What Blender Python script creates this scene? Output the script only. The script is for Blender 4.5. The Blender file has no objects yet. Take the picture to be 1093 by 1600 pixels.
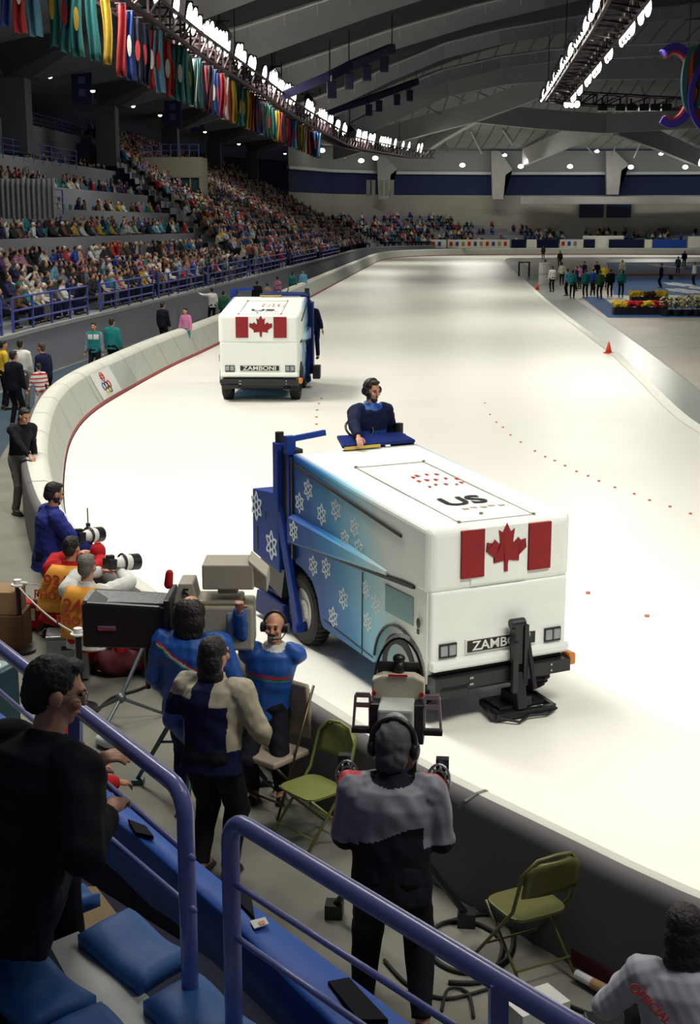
import bpy, bmesh, math, random
from mathutils import Vector, Matrix, Euler, noise
from math import sin, cos, pi, radians as R
import numpy as np
rnd = random.Random(7)
S = bpy.context.scene; COL = S.collection
# ------------------------------------------------------------------ camera, world, lights, exposure
FOC = 2100.0; CAMH = 4.6; PITCH = R(12.1)
cd = bpy.data.cameras.new('camera'); cam = bpy.data.objects.new('camera', cd); COL.objects.link(cam)
cd.sensor_fit = 'VERTICAL'; cd.sensor_height = 36; cd.lens = 36*FOC/1600; cd.clip_end = 600; cd.clip_start = .05
cam.location = (0, 0, CAMH); cam.rotation_euler = (R(90)-PITCH, 0, 0); S.camera = cam
S.view_settings.view_transform = 'Standard'; S.view_settings.look = 'None'; S.view_settings.gamma = 1
S.view_settings.exposure = 0.0; S.view_settings.use_curve_mapping = False
w = bpy.data.worlds.new('world'); S.world = w; w.use_nodes = True
w.node_tree.nodes['Background'].inputs[0].default_value = (.55, .68, 1, 1)
w.node_tree.nodes['Background'].inputs[1].default_value = .07
LIGHT_W = 11300
def area(x, y, z, tx, ty, power, sx=7, sy=2.0, colr=(1, .965, .87), spread=150):
    l = bpy.data.lights.new('track_light', 'AREA'); l.shape = 'RECTANGLE'; l.size = sx; l.size_y = sy; l.energy = power; l.color = colr; l.spread = R(spread)
    o = bpy.data.objects.new('track_light', l); COL.objects.link(o); o.location = (x, y, z)
    d = Vector((tx, ty, 0))-Vector((x, y, z)); o.rotation_euler = d.to_track_quat('-Z', 'Y').to_euler()
    return o
for (x, y, tx, ty, k) in [(6.5, 5.2, 3.5, 12.5, .22), (12, 10, 4, 13, .14), (4.6, 6.8, 4, 12, .12), (-2.0, 15.5, 3, 17, .55), (-6, 21, 0, 24, .9), (-8.2, 33, -1, 34, 1.0), (-8.0, 46, 0, 47, .95), (-6.8, 62, 2, 62, .9), (-5, 82, 4, 82, .85),  # entries nearest the camera: unseen fill added to brighten machine front and near seats
                       (-3, 105, 6, 105, .8), (0, 132, 8, 130, .9), (4, 165, 12, 160, 1.0), (18, 198, 20, 185, 1.1), (45, 203, 42, 190, 1.0), (14, 92, 10, 90, .7), (12, 66, 8, 64, .75), (11, 42, 6, 40, .8), (22, 112, 26, 100, .5), (36, 112, 36, 96, .5)]:
    area(x, y, 12.6, tx, ty, LIGHT_W*k*.1, spread=78 if (y < 11 and k > .2) else (140 if y < 18 else 150))

for (x, y) in [(8, 196), (22, 203), (38, 205), (54, 203)]:      # lamps under the far fascia, shining down on the far rows
    area(x, y, 13.6, x+1, y+12, 330, sx=8, sy=1, spread=170)
for (x, y) in [(-11, 60), (-10, 85), (-8.5, 110), (-6, 140)]:       # lamps over the open stand
    area(x, y, 14.2, x-6, y, 420, sx=6, sy=1, spread=170)

# ------------------------------------------------------------------ pixel -> world helpers (1093 x 1600 frame)
_c, _s = cos(PITCH), sin(PITCH)
def ray(px, py):
    a = (px-546.5)/FOC; b = (py-800)/FOC
    return Vector((a, _c-b*_s, -_s-b*_c))
def P(px, py, z=0.0):
    d = ray(px, py); t = (z-CAMH)/d.z
    return Vector((d.x*t, d.y*t, z))
def Q(px, py, Y):
    d = ray(px, py); t = Y/d.y
    return Vector((d.x*t, Y, CAMH+d.z*t))
def pr(v):
    z = v[2]-CAMH; zc = v[1]*_c-z*_s; yc = -(v[1]*_s+z*_c)
    return 546.5+FOC*v[0]/zc, 800+FOC*yc/zc, FOC/zc

# ------------------------------------------------------------------ materials
MATS = {}
def mat(name, col, rough=.6, metal=0, var=.12, scale=6, bump=0, spec=.5, emit=0, coat=0):
    if name in MATS: return MATS[name]
    m = bpy.data.materials.new(name); m.use_nodes = True; nt = m.node_tree; b = nt.nodes['Principled BSDF']
    col = tuple(col)+(1,)
    b.inputs['Roughness'].default_value = rough; b.inputs['Metallic'].default_value = metal
    b.inputs['Specular IOR Level'].default_value = spec; b.inputs['Coat Weight'].default_value = coat
    tc = nt.nodes.new('ShaderNodeTexCoord'); n = nt.nodes.new('ShaderNodeTexNoise'); n.inputs['Scale'].default_value = scale; n.inputs['Detail'].default_value = 3
    nt.links.new(tc.outputs['Object'], n.inputs['Vector'])
    mx = nt.nodes.new('ShaderNodeMix'); mx.data_type = 'RGBA'
    mx.inputs[6].default_value = tuple(c*(1-var) for c in col[:3])+(1,); mx.inputs[7].default_value = tuple(min(1, c*(1+var)) for c in col[:3])+(1,)
    nt.links.new(n.outputs['Fac'], mx.inputs[0]); nt.links.new(mx.outputs[2], b.inputs['Base Color'])
    if bump:
        bp = nt.nodes.new('ShaderNodeBump'); bp.inputs['Strength'].default_value = bump; bp.inputs['Distance'].default_value = .02
        nt.links.new(n.outputs['Fac'], bp.inputs['Height']); nt.links.new(bp.outputs['Normal'], b.inputs['Normal'])
    if emit:
        b.inputs['Emission Color'].default_value = col; b.inputs['Emission Strength'].default_value = emit
    MATS[name] = m; return m
def objcol_mat(name, rough=.8):
    m = bpy.data.materials.new(name); m.use_nodes = True; nt = m.node_tree; b = nt.nodes['Principled BSDF']
    oi = nt.nodes.new('ShaderNodeObjectInfo'); nt.links.new(oi.outputs['Color'], b.inputs['Base Color']); b.inputs['Roughness'].default_value = rough
    MATS[name] = m; return m
C_ = dict(black=(.008, .009, .014), navy=(.006, .010, .042), white=(.8, .8, .74), cream=(.75, .7, .55), red=(.5, .02, .025), teal=(.02, .22, .22), blue=(.02, .07, .36),
          grey=(.25, .26, .27), pink=(.6, .22, .4), yellow=(.75, .5, .04), brown=(.12, .06, .03), green=(.03, .13, .06), sky=(.15, .42, .6), tan=(.4, .3, .18))
for k, v in C_.items(): mat('cloth_'+k, v, .85, var=.2, scale=14, bump=.15, spec=.2)
M = lambda k: MATS[k]
mat('skin', (.55, .27, .17), .5, var=.08, scale=20); mat('eye', (.02, .015, .01), .3); mat('lips', (.42, .14, .11), .5)
mat('hair_dark', (.012, .008, .006), .6, var=.4, scale=60, bump=.5); mat('hair_brown', (.05, .026, .014), .6, var=.4, scale=60, bump=.5); mat('hair_grey', (.16, .14, .12), .6, var=.4, scale=60, bump=.5)
mat('shoe', (.012, .01, .01), .4); mat('metal', (.45, .46, .48), .3, .9, scale=20); mat('dark_metal', (.02, .021, .024), .45, .3); mat('black_plastic', (.012, .012, .014), .4, spec=.5)
mat('concrete', (.36, .36, .35), .85, var=.15, scale=1.2, bump=.1); mat('concrete_dark', (.16, .165, .19), .85, var=.2, scale=1.5)
mat('rubber', (.012, .012, .013), .7, var=.3, scale=40); mat('rope', (.6, .55, .45), .9)

# ------------------------------------------------------------------ mesh helpers
def link(name, me, m=None, parent=None, kind=None, smooth=False, loc=None, rot=None):
    o = bpy.data.objects.new(name, me); COL.objects.link(o)
    if m is not None:
        for x in (m if isinstance(m, (list, tuple)) else [m]): me.materials.append(x)
    if parent is not None: o.parent = parent
    if kind: o['kind'] = kind
    if loc is not None: o.location = loc
    if rot is not None: o.rotation_euler = rot
    if smooth: me.polygons.foreach_set('use_smooth', [True]*len(me.polygons))
    return o
def fin(name, bm, m=None, parent=None, kind=None, smooth=False, loc=None, rot=None, bevel=0, seg=2):
    me = bpy.data.meshes.new(name); bm.normal_update(); bm.to_mesh(me); bm.free()
    o = link(name, me, m, parent, kind, smooth, loc, rot)
    if bevel:
        b = o.modifiers.new('b', 'BEVEL'); b.width = bevel; b.segments = seg; b.limit_method = 'ANGLE'; b.angle_limit = R(40)
    return o
def tag(o, label, cat, group=None, kind=None):
    o['label'] = label; o['category'] = cat
    if group: o['group'] = group
    if kind: o['kind'] = kind
    return o
def empty(name, loc, rz=0, label=None, cat=None, group=None, scale=None):
    o = bpy.data.objects.new(name, None); COL.objects.link(o); o.location = loc; o.rotation_euler = (0, 0, rz); o.empty_display_size = .1
    if scale: o.scale = scale
    if label: tag(o, label, cat, group)
    return o
def B(): return bmesh.new()
def setmat(bm, faces, mi):
    for f in faces: f.material_index = mi
def box(bm, c, s, rot=None, mi=0):
    mt = Matrix.Translation(c) @ (Euler(rot).to_matrix().to_4x4() if rot else Matrix()) @ Matrix.Diagonal((s[0], s[1], s[2], 1))
    r = bmesh.ops.create_cube(bm, size=1, matrix=mt)
    fs = {f for v in r['verts'] for f in v.link_faces}
    setmat(bm, fs, mi); return r['verts']
def ell(bm, c, r, rot=None, u=16, v=10, mi=0):
    mt = Matrix.Translation(c) @ (rot.to_4x4() if rot is not None else Matrix()) @ Matrix.Diagonal((r[0], r[1], r[2], 1))
    rr = bmesh.ops.create_uvsphere(bm, u_segments=u, v_segments=v, radius=1, matrix=mt)
    for vv in rr['verts']:
        for f in vv.link_faces: f.material_index = mi
def frame(d):
    d = d.normalized(); up = Vector((0, 0, 1)) if abs(d.z) < .9 else Vector((0, 1, 0))
    a = d.cross(up).normalized(); return a, d.cross(a).normalized()
def ringloft(bm, rings, close=True, mi=0):
    vs = [[bm.verts.new(p) for p in r] for r in rings]; n = len(vs[0])
    for i in range(len(vs)-1):
        for j in range(n):
            f = bm.faces.new((vs[i][j], vs[i][(j+1) % n], vs[i+1][(j+1) % n], vs[i+1][j])); f.material_index = mi
    if close:
        bm.faces.new(vs[0][::-1]).material_index = mi; bm.faces.new(vs[-1]).material_index = mi
    return vs
def cap(bm, a, ra, b, rb, n=10, mi=0, round_=True):
    a = Vector(a); b = Vector(b); d = b-a
    if d.length < 1e-5: return
    x, y = frame(d); dn = d.normalized(); rings = []
    def ring(c, r): return [c+(x*cos(t)+y*sin(t))*r for t in [2*pi*k/n for k in range(n)]]
    if round_:
        for t in (-75, -45, -20): rings.append(ring(a+dn*ra*sin(R(t)), ra*cos(R(t))))
    rings.append(ring(a, ra)); rings.append(ring(b, rb))
    if round_:
        for t in (20, 45, 75): rings.append(ring(b+dn*rb*sin(R(t)), rb*cos(R(t))))
    ringloft(bm, rings, mi=mi)
def tube(bm, pts, r, n=8, mi=0, closed=False):
    pts = [Vector(p) for p in pts]; rings = []
    m = len(pts); px = None
    for i, p in enumerate(pts):
        if closed: d = pts[(i+1) % m]-pts[i-1]
        else: d = pts[min(i+1, m-1)]-pts[max(i-1, 0)]
        d = d.normalized()
        if px is None: x, y = frame(d)
        else:
            x = (px-d*px.dot(d)).normalized(); y = d.cross(x)
        px = x
        rr = r[i] if isinstance(r, (list, tuple)) else r
        rings.append([p+(x*cos(2*pi*k/n)+y*sin(2*pi*k/n))*rr for k in range(n)])
    if closed:
        vs = [[bm.verts.new(q) for q in r_] for r_ in rings]
        for i in range(m):
            for j in range(n):
                bm.faces.new((vs[i][j], vs[i][(j+1) % n], vs[(i+1) % m][(j+1) % n], vs[(i+1) % m][j])).material_index = mi
    else: ringloft(bm, rings, mi=mi)
def bar(bm, a, b, w_, h_, mi=0):
    a = Vector(a); b = Vector(b); x, y = frame(b-a)
    ringloft(bm, [[c+x*sx*w_/2+y*sy*h_/2 for sx, sy in ((-1, -1), (1, -1), (1, 1), (-1, 1))] for c in (a, b)], mi=mi)
def prism(bm, pts, off, mi=0):
    """polygon pts (3D list) extruded by vector off"""
    off = Vector(off); a = [bm.verts.new(p) for p in pts]; b = [bm.verts.new(Vector(p)+off) for p in pts]
    n = len(pts); fs = [bm.faces.new(a[::-1]), bm.faces.new(b)]
    for i in range(n): fs.append(bm.faces.new((a[i], a[(i+1) % n], b[(i+1) % n], b[i])))
    setmat(bm, fs, mi); bmesh.ops.triangulate(bm, faces=fs[:2]); return fs
def cyl(bm, a, b, r, n=24, mi=0, r2=None): cap(bm, a, r, b, r if r2 is None else r2, n=n, mi=mi, round_=False)
def catmull(pts, step=1.0):
    pts = [Vector(p) for p in pts]; out = []
    for i in range(len(pts)-1):
        p0 = pts[max(i-1, 0)]; p1 = pts[i]; p2 = pts[i+1]; p3 = pts[min(i+2, len(pts)-1)]
        n = max(2, int((p2-p1).length/step)+1)
        for k in range(n):
            t = k/n
            out.append(.5*((2*p1)+(p2-p0)*t+(2*p0-5*p1+4*p2-p3)*t*t+(3*p1-p0-3*p2+p3)*t**3))
    out.append(pts[-1]); return out
class Path:
    def __init__(s, pts):
        s.p = pts; s.d = [0]
        for i in range(1, len(pts)): s.d.append(s.d[-1]+(pts[i]-pts[i-1]).length)
        s.L = s.d[-1]
    def at(s, t, off=0):
        t = min(max(t, 0), s.L-1e-6); i = int(np.searchsorted(s.d, t, 'right'))-1; i = min(max(i, 0), len(s.p)-2)
        k = (t-s.d[i])/(s.d[i+1]-s.d[i]); p = s.p[i].lerp(s.p[i+1], k)
        a = s.p[max(i-1, 0)]; b = s.p[min(i+2, len(s.p)-1)]; d = (b-a).normalized()
        n = Vector((-d.y, d.x, 0))      # left of the direction of travel = outward from the ice
        return p+n*off, d, n
    def s_at_y(s, y, lo=0):
        for i in range(1, len(s.p)):
            if s.d[i] >= lo and s.p[i-1].y < y <= s.p[i].y: return s.d[i]
        return s.L
TMP = bpy.data.scenes.new('work')
def evaluated(o):
    TMP.collection.objects.link(o); vl = TMP.view_layers[0]; vl.update(); dg = vl.depsgraph; dg.update(); me = bpy.data.meshes.new_from_object(o.evaluated_get(dg)); bpy.data.objects.remove(o); return me
def textmesh(txt, size, ext, name='t'):
    c = bpy.data.curves.new(name, 'FONT'); c.body = txt; c.size = size; c.extrude = ext; c.align_x = 'CENTER'; c.align_y = 'CENTER'; c.offset = size*.015
    o = bpy.data.objects.new(name, c); return evaluated(o)
def text(name, txt, size, m, parent, loc, rot, ext=.002, sx=1):
    me = textmesh(txt, size, ext, name); me.materials.clear(); o = link(name, me, m, parent, loc=loc, rot=rot); o.scale = (sx, 1, 1); return o
def remesh(bm, voxel, smooth=3, dispn=0, dscale=6, seed=0):
    """union of closed shapes -> one continuous surface"""
    me = bpy.data.meshes.new('r'); bm.to_mesh(me); bm.free(); o = bpy.data.objects.new('r', me)
    m = o.modifiers.new('r', 'REMESH'); m.mode = 'VOXEL'; m.voxel_size = voxel; m.use_smooth_shade = True
    if smooth: q = o.modifiers.new('s', 'SMOOTH'); q.factor = .5; q.iterations = smooth
    out = evaluated(o)
    if dispn:
        n = len(out.vertices); co = np.empty(n*3, np.float32); nr = np.empty(n*3, np.float32); out.vertices.foreach_get('co', co); out.vertex_normals.foreach_get('vector', nr)
        co = co.reshape(-1, 3); nr = nr.reshape(-1, 3); p = co*dscale; rs = np.random.RandomState(seed % 1000); q = np.zeros(n, np.float32)
        for k_ in range(9):
            w_ = rs.normal(size=3)*(1.0+.35*k_); q += np.sin(p @ w_*1.6+rs.uniform(0, 6.28)+1.3*np.sin(p @ rs.normal(size=3)*1.3))/(1+.3*k_)
        co += nr*(q*.38*dispn)[:, None]; out.vertices.foreach_set('co', co.ravel())
    out.polygons.foreach_set('use_smooth', [True]*len(out.polygons))
    return out
# ------------------------------------------------------------------ the setting
V3 = lambda x, y, z=0.0: Vector((x, y, z))
CURVE = [(16, 1.2), (9, 2.6), (5.2, 4.3), (3.45, 6.0), (2.15, 7.35), (1.57, 8.09), (.74, 9.19), (.14, 10.17), (-.36, 11.05), (-2.05, 14.1), (-3.4, 17.0), (-4.4, 20.4), (-5.29, 24.4), (-6.1, 29.2), (-6.4, 33.5), (-6.2, 39), (-5.85, 44.5), (-5.13, 52.4), (-3.3, 76), (-1.3, 104), (1.5, 143), (3.76, 172.6), (6.2, 188), (11, 199), (20, 206.5), (35, 210), (52, 207.5), (75, 200), (95, 188)]
BP = Path(catmull([V3(*p) for p in CURVE], .6))
def plane(name, pts, z, m, kind='structure'):
    bm = B(); f = bm.faces.new([bm.verts.new((p[0], p[1], z)) for p in pts]); bmesh.ops.triangulate(bm, faces=[f]); bmesh.ops.recalc_face_normals(bm, faces=bm.faces)
    if bm.faces[:][0].normal.z < 0: bmesh.ops.reverse_faces(bm, faces=bm.faces[:])
    return fin(name, bm, m, kind=kind)
# ice
m = mat('ice', (.89, .88, .80), .22, var=.02, scale=.15, spec=.3)
nt = m.node_tree; n2 = nt.nodes.new('ShaderNodeTexNoise'); n2.inputs['Scale'].default_value = .35; mp = nt.nodes.new('ShaderNodeMapRange'); mp.inputs[3].default_value = .28; mp.inputs[4].default_value = .5
tcn = nt.nodes.new('ShaderNodeTexCoord'); nt.links.new(tcn.outputs['Object'], n2.inputs[0]); nt.links.new(n2.outputs[0], mp.inputs[0]); nt.links.new(mp.outputs[0], nt.nodes['Principled BSDF'].inputs['Roughness'])
ice = [BP.at(s, -.02)[0] for s in np.arange(0, BP.L, 1.0)]+[V3(110, 150), V3(110, 0)]
plane('floor_ice', ice, 0.0, m)
# floor outside the boards
m = mat('floor_mat', (.21, .205, .17), .9, var=.35, scale=1.1, bump=.2)
bm = B(); sl = np.arange(0, BP.L, 1.2); ring0 = [bm.verts.new(BP.at(s, .1)[0]-V3(0, 0, .004)) for s in sl]; ring1 = [bm.verts.new(BP.at(s, 14)[0]-V3(0, 0, .004)) for s in sl]
for i in range(len(sl)-1): bm.faces.new((ring0[i], ring0[i+1], ring1[i+1], ring1[i]))
fin('floor_surround', bm, m, kind='structure')
# darker walking strip by the stand wall
sA, sB = BP.s_at_y(27), BP.s_at_y(160); m = mat('floor_strip_mat', (.035, .07, .10), .8)
bm = B(); sl = np.arange(sA-6, sB, 1.2); r0 = [bm.verts.new(BP.at(s, 1.3)[0]+V3(0, 0, .006)) for s in sl]; r1 = [bm.verts.new(BP.at(s, 3.4)[0]+V3(0, 0, .006)) for s in sl]
for i in range(len(sl)-1): bm.faces.new((r0[i], r0[i+1], r1[i+1], r1[i]))
fin('floor_walkway', bm, m, kind='structure')
# boards
mat('pad', (.50, .52, .47), .75, var=.12, scale=3); mat('pad_side', (.16, .155, .155), .8, var=.15, scale=2); mat('pad_red', (.42, .035, .04), .6); mat('pad_top', (.66, .66, .58), .7, var=.08, scale=4); mat('seam', (.2, .21, .2), .9)
prof = [(0.0, 0, 1), (.005, .10, 1), (.012, .10, 0), (.22, .84, 0), (.28, .93, 3), (.36, .97, 3), (.58, .97, 3), (.66, .92, 2), (.68, .84, 2), (.68, 0, 2)]
profN = [(0, 0), (.005, .1), (.012, .1), (.10, .68), (.14, .76), (.19, .80), (.27, .80), (.33, .75), (.34, .68), (.34, 0)]
def bprof(s, j):
    y = BP.at(s)[0].y; q = min(1, max(0, (y-9)/14)); return profN[j][0]*(1-q)+prof[j][0]*q, profN[j][1]*(1-q)+prof[j][1]*q
bm = B(); sl = np.arange(0, BP.L, .4); rows = []
for s in sl:
    row = []
    for j in range(len(prof)):
        o_, z_ = bprof(s, j); p, d, n = BP.at(s-.9*z_ if s > 3 else s, o_); row.append(bm.verts.new((p.x, p.y, z_)))
    rows.append(row)
for i in range(len(rows)-1):
    for j in range(len(prof)-1):
        f = bm.faces.new((rows[i][j], rows[i+1][j], rows[i+1][j+1], rows[i][j+1])); f.material_index = prof[j+1][2] if j else 1; f.smooth = j > 2
bmesh.ops.recalc_face_normals(bm, faces=bm.faces)
fin('wall_boards', bm, [M('pad'), M('pad_red'), M('pad_side'), M('pad_top')], kind='structure')
bm = B()
s = 1.3
while s < BP.L-3:
    rr = [[], []]
    for j in range(2, 9):
        o_, z_ = bprof(s, j)
        for k, ds in enumerate((-.012, .012)):
            p, d, n = BP.at(s+ds-.9*z_, o_); nn = -n if j < 4 else (V3(0, 0, 1) if j < 7 else n)
            rr[k].append(bm.verts.new(V3(p.x, p.y, z_)+nn*.008))
    for i in range(len(rr[0])-1): bm.faces.new((rr[0][i], rr[0][i+1], rr[1][i+1], rr[1][i]))
    s += 2.4
fin('trim_board_seams', bm, M('seam'), kind='structure')
# infield
inl = catmull([V3(40, 15), V3(14, 19), V3(8.9, 25.2), V3(7.98, 30.4), V3(8.88, 41.1), V3(9.72, 50.8), V3(11.26, 73.8), V3(13.31, 99.8), V3(20.3, 180), V3(26, 190), V3(45, 194), V3(75, 186)], 2)
plane('floor_ice_edge', inl+[V3(110, 150), V3(110, 15)], .004, mat('edge_ice', (.36, .40, .36), .25, var=.1, scale=.4))
bm = B(); ip = Path(inl)
sl = np.arange(0, ip.L, 1); r0 = [bm.verts.new(ip.at(s, .16)[0]+V3(0, 0, .02)) for s in sl]; r1 = [bm.verts.new(ip.at(s, -.16)[0]+V3(0, 0, .02)) for s in sl]
for i in range(len(sl)-1): bm.faces.new((r0[i], r0[i+1], r1[i+1], r1[i]))
fin('trim_snow_line', bm, mat('snow_line', (.88, .88, .80), .7), kind='structure')
inf = [P(1093, 610), P(1010, 548), P(940, 497), P(880, 455), P(835, 425), P(812, 407), V3(27, 180), V3(45, 184), V3(75, 176), V3(110, 150), V3(110, 15), V3(14, 27)]
plane('floor_infield', inf, .012, mat('infield', (.32, .30, .25), .45, var=.25, scale=.6))
BLUE = mat('carpet_blue', (.012, .085, .25), .8, var=.15, scale=1)
cp = lambda l: [P(793+x/3.64, 330+y/3.64) for x, y in l]
plane('floor_carpet', cp([(560, 292), (1300, 288), (1400, 470), (720, 482), (600, 478), (590, 400)]), .02, BLUE)
plane('floor_carpet_strip', cp([(420, 492), (530, 486), (600, 535), (1300, 530), (1300, 606), (570, 607)]), .02, BLUE)
mat('carpet_white', (.55, .62, .66), .8)
def blobs(lst):
    bm = B()
    for (x, y, rx, ry) in lst:
        c = P(793+x/3.64, 330+y/3.64); e = P(793+(x+rx)/3.64, 330+y/3.64); g = P(793+x/3.64, 330+(y-ry)/3.64)
        a = (e-c).length; b = (g-c).length
        for k in range(6):
            t = k*pi/3; dv = V3(cos(t)*a, sin(t)*b)*.6
            vs = [bm.verts.new(c+dv+V3(cos(u)*a*.34, sin(u)*b*.34, .03)) for u in np.arange(0, 2*pi, pi/4)]; bm.faces.new(vs)
        vs = [bm.verts.new(c+V3(cos(u)*a*.3, sin(u)*b*.3, .031)) for u in np.arange(0, 2*pi, pi/4)]; bm.faces.new(vs)
    return bm
fin('trim_carpet_snowflakes', blobs([(980, 420, 75, 14), (1000, 455, 90, 16), (1090, 440, 60, 12), (900, 315, 60, 12), (1060, 308, 50, 10), (1200, 420, 70, 14)]), M('carpet_white'), kind='structure')

# ------------------------------------------------------------------ grandstand
mat('stand', (.20, .205, .235), .9, var=.15, scale=.8); mat('bench', (.27, .28, .33), .7, var=.12, scale=1); mat('wall_grey', (.25, .26, .30), .85, var=.12, scale=.7)
WOFF = 3.7
def woff(s): return WOFF-min(1.0, max(0, (s-sA)/120.0))
# low wall with a pale ledge
bm = B(); sl = np.arange(sA-8, BP.L, 1.0); pf = [(0, 0), (0, 1.35), (-.05, 1.35), (-.05, 1.47), (.3, 1.47), (.3, 0)]
rows = [[bm.verts.new(BP.at(s, woff(s)+o_)[0]+V3(0, 0, z_)) for o_, z_ in pf] for s in sl]
for i in range(len(rows)-1):
    for j in range(len(pf)-1):
        bm.faces.new((rows[i][j], rows[i+1][j], rows[i+1][j+1], rows[i][j+1])).material_index = 1 if 1 <= j <= 3 else 0
bmesh.ops.recalc_face_normals(bm, faces=bm.faces)
fin('wall_stand_front', bm, [M('wall_grey'), M('concrete')], kind='structure')
NROW = 24; RD = .88; RZ = .475
def rowinfo(k): return .35+k*RD, 1.47+k*RZ     # offset from wall, tread height
LIM = lambda d: 84+2.0*d
# block B: open rows, far part of the curve and round the far end
def row_s_range(d):
    s0 = None
    for s in np.arange(sA, BP.L, 1.0):
        p = BP.at(s, woff(s)+d)[0]
        if p.y > LIM(d): s0 = s; break
    return s0
bm = B()
prev = None
for k in range(NROW):
    d, z = rowinfo(k); s0 = row_s_range(d); sl = np.arange(s0, BP.L-4, 2.5)
    if k >= 9: sl = [s for s in sl if s < BP.s_at_y(188)+0]
    A = [BP.at(s, woff(s)+d)[0]+V3(0, 0, z) for s in sl]; Bk = [BP.at(s, woff(s)+d+RD)[0]+V3(0, 0, z) for s in sl]; Up = [q+V3(0, 0, RZ) for q in Bk]
    va, vb, vu = [[bm.verts.new(q) for q in l] for l in (A, Bk, Up)]
    for i in range(len(sl)-1):
        bm.faces.new((va[i], va[i+1], vb[i+1], vb[i])); f = bm.faces.new((vb[i], vb[i+1], vu[i+1], vu[i])); f.material_index = 1
fin('floor_grandstand', bm, [M('stand'), M('bench')], kind='structure')
# block A: low rows, then terraces with parapets
TIER = [(0, 1.47, 0), (1.7, 1.9, 0), (3.4, 2.35, 0), (5.0, 3.45, .55), (6.6, 3.7, 0), (8.0, 4.75, .6), (9.3, 5.0, 0), (10.7, 6.1, .6), (12.6, 6.6, 0), (15.2, 8.0, .8), (17, 8.5, 0), (18.8, 9.0, 0), (21.2, 11.2, 1.1), (23.0, 11.7, 0), (25, 12.2, 0)]
bm = B()
def apts(d, z, y0=27, y1=None):
    y1 = (LIM(d)+2) if y1 is None else y1; out = []
    for s in np.arange(sA-4, BP.s_at_y(150), 1.5):
        p = BP.at(s, woff(s)+d+.3)[0]
        if y0 < p.y < y1: out.append(p+V3(0, 0, z))
    return out
for i, (d, z, par) in enumerate(TIER):
    nd, nz = (TIER[i+1][0], TIER[i+1][1]) if i+1 < len(TIER) else (27, 16)
    y1 = LIM(d)+2
    lo = apts(d, z, y1=y1); hi = apts(nd, z, y1=y1); n = min(len(lo), len(hi)); va = [bm.verts.new(q) for q in lo[:n]]; vb = [bm.verts.new(q) for q in hi[:n]]
    for j in range(n-1): bm.faces.new((va[j], va[j+1], vb[j+1], vb[j]))
    pts = apts(nd, 0, y1=LIM(nd)+2); pz = TIER[i+1][2] if i+1 < len(TIER) else 0
    vc = [bm.verts.new(q+V3(0, 0, z)) for q in pts]; vd = [bm.verts.new(q+V3(0, 0, nz+pz)) for q in pts]; ve = [bm.verts.new(q+V3(-.18, 0, nz+pz)) for q in pts]; vf = [bm.verts.new(q+V3(-.18, 0, nz-.1)) for q in pts]
    for j in range(len(pts)-1):
        f = bm.faces.new((vc[j], vc[j+1], vd[j+1], vd[j])); f.material_index = 1
        if pz:
            f = bm.faces.new((vd[j], vd[j+1], ve[j+1], ve[j])); f.material_index = 1; f = bm.faces.new((ve[j], ve[j+1], vf[j+1], vf[j])); f.material_index = 1
    if len(pts) > 1:      # end wall of the terrace
        q = pts[-1]; w_ = 3.0
        bm.faces.new([bm.verts.new(v) for v in (q+V3(0, 0, 0), q+V3(-w_, 0, 0), q+V3(-w_, 0, nz), q+V3(-.3, 0, nz+pz), q+V3(0, 0, nz+pz))]).material_index = 1
fin('floor_terraces', bm, [M('stand'), M('wall_grey')], kind='structure')
# back wall and ceiling over the stand
mat('ceil_stand', (.17, .175, .185), .9, var=.2, scale=.5); mat('ceil_dark', (.05, .052, .07), .9, var=.2); mat('blind_blue', (.015, .028, .10), .8, var=.1); mat('fascia', (.33, .335, .33), .85, var=.08, scale=.4); mat('roof_beam', (.62, .63, .63), .85, var=.07, scale=.4); mat('roof_deck_shaded', (.055, .058, .065), .95, var=.2, scale=.3); mat('roof_deck', (.30, .31, .31), .85, var=.25, scale=.3)
def strip(name, offz, s0, s1, m, step=3.0, kind='structure'):
    bm = B(); sl = np.arange(s0, s1, step); L = [[bm.verts.new(BP.at(s, woff(s)+o_)[0]+V3(0, 0, z_)) for s in sl] for o_, z_ in offz]
    for a, b in zip(L, L[1:]):
        for i in range(len(sl)-1): bm.faces.new((a[i], a[i+1], b[i+1], b[i]))
    return fin(name, bm, m, kind=kind)
sF = BP.s_at_y(186)
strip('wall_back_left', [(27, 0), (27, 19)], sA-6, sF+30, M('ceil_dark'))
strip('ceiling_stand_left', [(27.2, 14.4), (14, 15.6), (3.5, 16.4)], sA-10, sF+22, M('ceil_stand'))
# ------------------------------------------------------------------ roof shell and beams
def zshell(x, y):
    u = x-.075*(y-50); a = max(0, 1-((u-28)/38)**2); b = min(1, max(0, 1-(y-140)/72.0)); b = b*b*(3-2*b)
    return 15.6+10.2*a*b
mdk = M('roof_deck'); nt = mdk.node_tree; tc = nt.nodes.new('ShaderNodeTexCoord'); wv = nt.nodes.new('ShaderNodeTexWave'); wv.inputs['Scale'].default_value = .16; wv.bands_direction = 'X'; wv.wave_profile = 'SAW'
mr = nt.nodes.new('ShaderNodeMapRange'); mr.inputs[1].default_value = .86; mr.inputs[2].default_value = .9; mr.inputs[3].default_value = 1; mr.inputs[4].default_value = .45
old = nt.nodes['Principled BSDF'].inputs['Base Color'].links[0].from_socket; mm = nt.nodes.new('ShaderNodeMix'); mm.data_type = 'RGBA'; mm.blend_type = 'MULTIPLY'; mm.inputs[0].default_value = 1
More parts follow.
